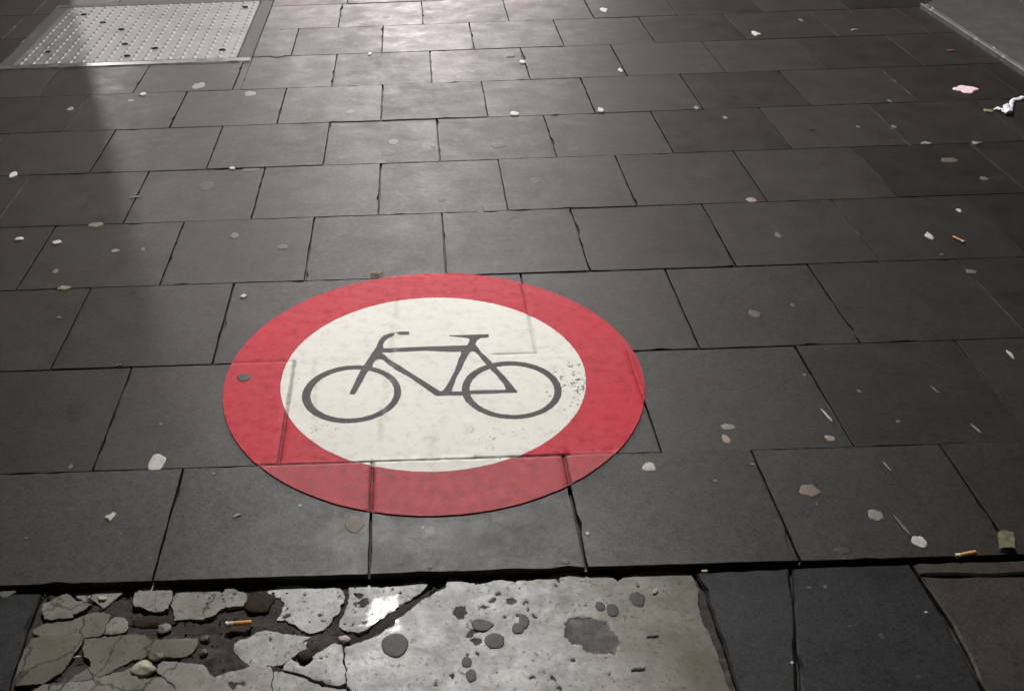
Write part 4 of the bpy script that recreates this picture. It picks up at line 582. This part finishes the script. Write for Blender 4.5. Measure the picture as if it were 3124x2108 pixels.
# ---------------------------------------------------------------- litter
rl = random.Random(23)
def blob(rx, ry, h, seed, n=20, irregular=.16, flat=.75):
    vs, fs = [], []
    rad = [1+.25*irregular*noise.noise(Vector((a*1.7, seed, 3.3)))+irregular*noise.noise(Vector((math.cos(2*math.pi*a/n)*1.3, math.sin(2*math.pi*a/n)*1.3, seed*3.7)))*1.6 for a in range(n)]
    for (q, z) in ((1.0, -.004), (1.0, h*.25), (.93, h*.75), (flat, h), (.35, h*1.05)):
        for a in range(n):
            t = 2*math.pi*a/n; vs.append((rx*rad[a]*q*math.cos(t), ry*rad[a]*q*math.sin(t), z*(1 if z < 0 else 1+.25*noise.noise(Vector((a*.7, q*5, seed))))))
    vs.append((0, 0, h))
    for r in range(4):
        for a in range(n): b = (a+1) % n; fs.append((r*n+a, r*n+b, (r+1)*n+b, (r+1)*n+a))
    for a in range(n): fs.append((4*n+a, 4*n+(a+1) % n, 5*n))
    return vs, fs
def lump(rx, ry, rz, seed, nu=10, nv=6, amp=.28):
    vs, fs = [(0, 0, rz)], []
    for j in range(1, nv):
        for i in range(nu):
            t, p = 2*math.pi*i/nu, math.pi*j/nv; d = Vector((math.sin(p)*math.cos(t), math.sin(p)*math.sin(t), math.cos(p)))
            k = 1+amp*noise.noise(d*1.6+Vector((seed*5.1, 0, 0)))*1.5; vs.append((d.x*rx*k, d.y*ry*k, d.z*rz*k))
    vs.append((0, 0, -rz))
    for i in range(nu): fs.append((0, 1+i, 1+(i+1) % nu))
    for j in range(nv-2):
        for i in range(nu): a, b = 1+j*nu+i, 1+j*nu+(i+1) % nu; fs.append((a, a+nu, b+nu, b))
    for i in range(nu): fs.append((1+(nv-2)*nu+i, len(vs)-1, 1+(nv-2)*nu+(i+1) % nu))
    return vs, fs
def ribbon(path, w, lift, seed, taper=True, n=14, thick=.0008):
    pts_ = []
    for i in range(n+1):
        t = i/n*(len(path)-1); k = min(int(t), len(path)-2); f = t-k
        pts_.append((path[k][0]*(1-f)+path[k+1][0]*f, path[k][1]*(1-f)+path[k+1][1]*f))
    vs, fs = [], []
    for i, (x, y) in enumerate(pts_):
        a, b = pts_[max(0, i-1)], pts_[min(n, i+1)]; dx, dy = b[0]-a[0], b[1]-a[1]; l = math.hypot(dx, dy) or 1; nx, ny = -dy/l, dx/l
        ww = w*(1-.75*abs(2*i/n-1)**3 if taper else 1+.35*noise.noise(Vector((i*.9, seed, 0))))
        for s in (-1, 0, 1):
            z = lift*(.3+.7*abs(noise.noise(Vector((i*.55, s*1.3, seed*2.3))))*1.8) + (.35*lift if s == 0 else 0)
            vs.append((x+nx*ww*s, y+ny*ww*s, z+thick))
    m = len(vs)
    vs += [(x, y, max(z-thick*1.5, -.001)) for x, y, z in vs]
    for i in range(n):
        for s in range(2):
            a = i*3+s; fs.append((a, a+1, a+4, a+3)); fs.append((m+a, m+a+3, m+a+4, m+a+1))
        fs.append((i*3, i*3+3, m+i*3+3, m+i*3)); fs.append((i*3+2, m+i*3+2, m+i*3+5, i*3+5))
    fs.append((0, m, m+1, 1)); fs.append((1, m+1, m+2, 2)); e = n*3
    fs.append((e, e+1, m+e+1, m+e)); fs.append((e+1, e+2, m+e+2, m+e+1))
    return vs, fs
CATS = {'gum': ('gum_spot', 'gum', 'chewing gum spots on the paving'), 'crumb': ('crumb', 'crumb', 'white and pale crumbs of litter'),
        'sliver': ('litter_sliver', 'litter', 'thin slivers of litter'), 'leaf': ('leaf_scrap', 'leaf', 'leaf scraps on the paving'),
        'paper': ('paper_scrap', 'paper', None), 'petal': ('pink_scrap', 'litter', None), 'pebble': ('pebble', 'stone', 'loose stones and lumps in the broken slab')}
for n_, (kind, tone, x, y, rx, ry, lab) in enumerate(LITTER):
    base = kind.replace('stone', '').replace('sign', '')
    on = 'stone' in kind
    z = -.0108 if on else (.0035+top(x, y) if 'sign' in kind else top(x, y))
    if not on and kind != 'pebble' and y < ROWS[0]: z = -.0108 if -.75 < x < .46 else -.0062
    seed = n_+1.0
    if base == 'gum': vs, fs = blob(rx, ry, (.0008 if 'dark' not in tone else .0004) if not on else .0003, seed, 30, (.20 if rx > .01 else .12) if not on else (.07 if n_ % 2 == 0 else .17))
    elif base == 'crumb': vs, fs = blob(rx*1.05, ry*1.05, min(.004, .35*min(rx, ry)), seed, 13, .45, .7)
    elif base == 'petal': vs, fs = blob(rx, ry, .004, seed, 34, .35, .85)
    elif base == 'paper':
        vs, fs = blob(rx, ry, .003, seed, 9, .55, .8)
    elif base == 'sliver':
        if rx >= ry: path = [(-rx, -ry*.6), (0, ry*.5), (rx, ry*.2)]; w = max(.0016, min(ry*.5, .004))
        elif rx > .6*ry: path = [(-rx, -ry), (0, 0), (rx, ry)]; w = .0035
        else: path = [(-rx, ry), (0, ry*.1), (rx, -ry)]; w = max(.0016, min(rx*.55, .004))
        vs, fs = ribbon(path, w, .0018, seed, True, 10)
    elif base == 'leaf': vs, fs = ribbon([(-rx, -ry*.4), (-rx*.4, ry*.2), (rx*.3, 0), (rx, ry*.5)], max(.002, ry*.6), .004 if tone != 'darkleaf' else .001, seed, True, 12)
    elif base == 'pebble':
        rz = min(.016, .55*min(rx, ry)) if tone != 'mud' else min(.006, .25*min(rx, ry))
        vs, fs = lump(rx, ry, rz, seed, 16, 10, .3); z = mudz(x, y)+rz*(.55 if tone != 'mud' else .3)
    nm, cat, grp = CATS[base]
    sm = base in ('gum', 'pebble', 'crumb')
    o = link(nm, mesh(nm, vs, fs, sm), TM[tone], None, (x, y, z)); tag(o, lab, cat, grp)

# cigarette butts
M_FILTER = plain('cork_filter_paper', (.62, .30, .095), .7, .3, 300, .3); M_CPAPER = plain('cigarette_paper', (.62, .58, .50), .8, .25, 200, .6)
def tube(x0, x1, r, n, squash, seed, crumple=.0):
    vs, fs = [], []; m = 7
    for i in range(m+1):
        t = i/m; x = x0+(x1-x0)*t
        for a in range(n):
            q = 2*math.pi*a/n; rr = r*(1+crumple*t*noise.noise(Vector((t*3, math.cos(q)*1.5, math.sin(q)*1.5+seed)))*2)
            vs.append((x+(crumple*.006*t*noise.noise(Vector((q, seed, 2)))), rr*math.cos(q), r*squash+rr*squash*math.sin(q)))
    for i in range(m):
        for a in range(n): b = (a+1) % n; fs.append((i*n+a, i*n+b, (i+1)*n+b, (i+1)*n+a))
    fs.append(tuple(range(n))[::-1]); fs.append(tuple(m*n+a for a in range(n)))
    return vs, fs
for k, (a, b, zz, sq, lab) in enumerate(BUTTS):
    l = math.hypot(b[0]-a[0], b[1]-a[1]); ang = math.atan2(b[1]-a[1], b[0]-a[0])
    e = empty('cigarette_butt', (a[0], a[1], (mudz(*a)+.006 if k == 0 else top(*a)))); e.rotation_euler.z = ang
    tag(e, lab, 'cigarette butt', 'cigarette butts'); r = .0046 if k == 0 else .0040
    f = .68 if k == 0 else .8
    v1, f1 = tube(0, l*f, r, 16, .86, k); link('filter', mesh('filter', v1, f1, True), M_FILTER, e)
    v1, f1 = tube(l*f+.0001, l, r*1.0, 16, .84, k+3, .55); link('paper_end', mesh('paper_end', v1, f1, True), M_CPAPER, e)

# folded leaf and tissue at the right
M_LEAF = plain('olive_leaf', (.13, .125, .065), .55, .45, 60, .8)
cx = sum(p[0] for p in FOLDLEAF)/8; cy = sum(p[1] for p in FOLDLEAF)/8
Q = resample(FOLDLEAF, .006, True, .0012, rl); pv = [Vector(p) for p in Q]; nb = len(pv)
for _ in range(60):
    q = (rl.uniform(min(p[0] for p in Q), max(p[0] for p in Q)), rl.uniform(min(p[1] for p in Q), max(p[1] for p in Q)))
    if inside(*q, Q) and pold(*q, Q) > .003: pv.append(Vector(q))
r_ = delaunay_2d_cdt(pv, [], [list(range(nb))], 1, 1e-6)
vs = []
for v in r_[0]:
    t = (v.x-cx)*.8+(v.y-cy)*.5; vs.append((v.x-cx, v.y-cy, .004+.006*abs(math.sin(t*95))+.003*N(v.x, v.y, 90)))
m_ = len(vs); vs += [(x, y, z-.0012) for x, y, z in vs]
fs = [tuple(f) for f in r_[2]]; fs += [tuple(i+m_ for i in f[::-1]) for f in fs]
o = link('folded_leaf', mesh('folded_leaf', vs, fs, True), M_LEAF, None, (cx, cy, top(cx, cy))); tag(o, 'olive green folded leaf at the right end of the front joint', 'leaf')
ts = TISSUE[1][0]
te = empty('tissue_scrap', (ts[0], ts[1], top(*ts))); tag(te, 'crumpled twisted white tissue at the right picture edge', 'tissue')
M_TIS = plain('tissue', (.72, .73, .78), .85, .12, 120, .8)
for k, path in enumerate(TISSUE):
    v1, f1 = ribbon([(x-ts[0], y-ts[1]) for x, y in path], (.009, .011, .008)[k], (.010, .02, .012)[k], k+2.0, False, 18)
    link(('tissue_end', 'tissue_knot', 'tissue_tail')[k], mesh('tissue', v1, f1, True), M_TIS, te)

# ---------------------------------------------------------------- street lamps and an added shadow-casting pier beyond the picture
M_LENS = bpy.data.materials.new('lamp_lens'); M_LENS.use_nodes = True
lb = M_LENS.node_tree.nodes['Principled BSDF']; lb.inputs['Emission Color'].default_value = (1, .94, .86, 1); lb.inputs['Emission Strength'].default_value = 12
M_POST = metal_material('lamp_steel', (.08, .08, .08), .4, .5)
LNAMES = ['lit street lamp hanging over the pavement just beyond the metal cover', 'lit street lamp hanging far off, middle one of three in a row', 'lit street lamp hanging far off, added left of the middle one to widen the glare', 'lit street lamp hanging far off, added right of the middle one to widen the glare', 'lit street lamp hanging alone at the far left behind the added stone pier']
for (pos, watts, rad, colr), lab in zip(LAMPS, LNAMES):
    e = empty('street_lamp', pos); tag(e, lab, 'street lamp', 'hanging street lamps'); n = 20
    vs, fs = [], []
    for (r, z) in ((.30, .10), (.27, .17), (.12, .30), (.05, .36), (.02, .40)):
        vs += [(r*math.cos(2*math.pi*a/n), r*math.sin(2*math.pi*a/n), z) for a in range(n)]
    for k in range(4): fs += [(k*n+a, k*n+(a+1) % n, (k+1)*n+(a+1) % n, (k+1)*n+a) for a in range(n)]
    fs.append(tuple(range(4*n, 5*n))); link('lamp_shade', mesh('lamp_shade', vs, fs, True), M_POST, e)
    vs = [(.25*math.cos(2*math.pi*a/n), .25*math.sin(2*math.pi*a/n), .115) for a in range(n)] + [(0, 0, .10)]
    link('lamp_lens', mesh('lamp_lens', vs, [((a+1) % n, a, n) for a in range(n)], True), M_LENS, e)
    vs = [(x, y, .39+.01*z+.02*abs(x)/6) for x in (-9, 9) for y, z in ((-.006, 0), (.006, 0), (0, 1))]
    link('span_wire', mesh('span_wire', vs, [(0, 1, 4, 3), (1, 2, 5, 4), (2, 0, 3, 5)]), M_POST, e)
    ld = bpy.data.lights.new('lamp_light', 'POINT'); ld.energy = watts; ld.shadow_soft_size = rad; ld.color = colr
    lo = bpy.data.objects.new('lamp_light', ld); COL.objects.link(lo); lo.location = (pos[0], pos[1], pos[2]-rad*.9); 
M_WALL = slab_material('pier_stone', (.16, .15, .13), (.24, .22, .19), .6, .8)
bc = empty('shadow_pier', (-3.6, 8.3, 0)); tag(bc, 'unseen grey stone pier added to cast the shadow edge over the metal cover', 'shadow caster')  # unseen occluder, added so the far left lamp casts a shadow edge
for z0, z1, g in [(-.02, .5, .06)] + [(.5+.6*i+.008, 1.1+.6*i, 0) for i in range(8)]:
    x0, x1, y0, y1 = -1.2-g, .752, -.3, .5
    vs = [(x, y, z) for z in (z0, z1) for x, y in ((x0, y0), (x1, y0), (x1, y1), (x0, y1))]
    link('stone_block', mesh('stone_block', vs, [(3, 2, 1, 0), (4, 5, 6, 7), (0, 1, 5, 4), (1, 2, 6, 5), (2, 3, 7, 6), (3, 0, 4, 7)]), M_WALL, bc)
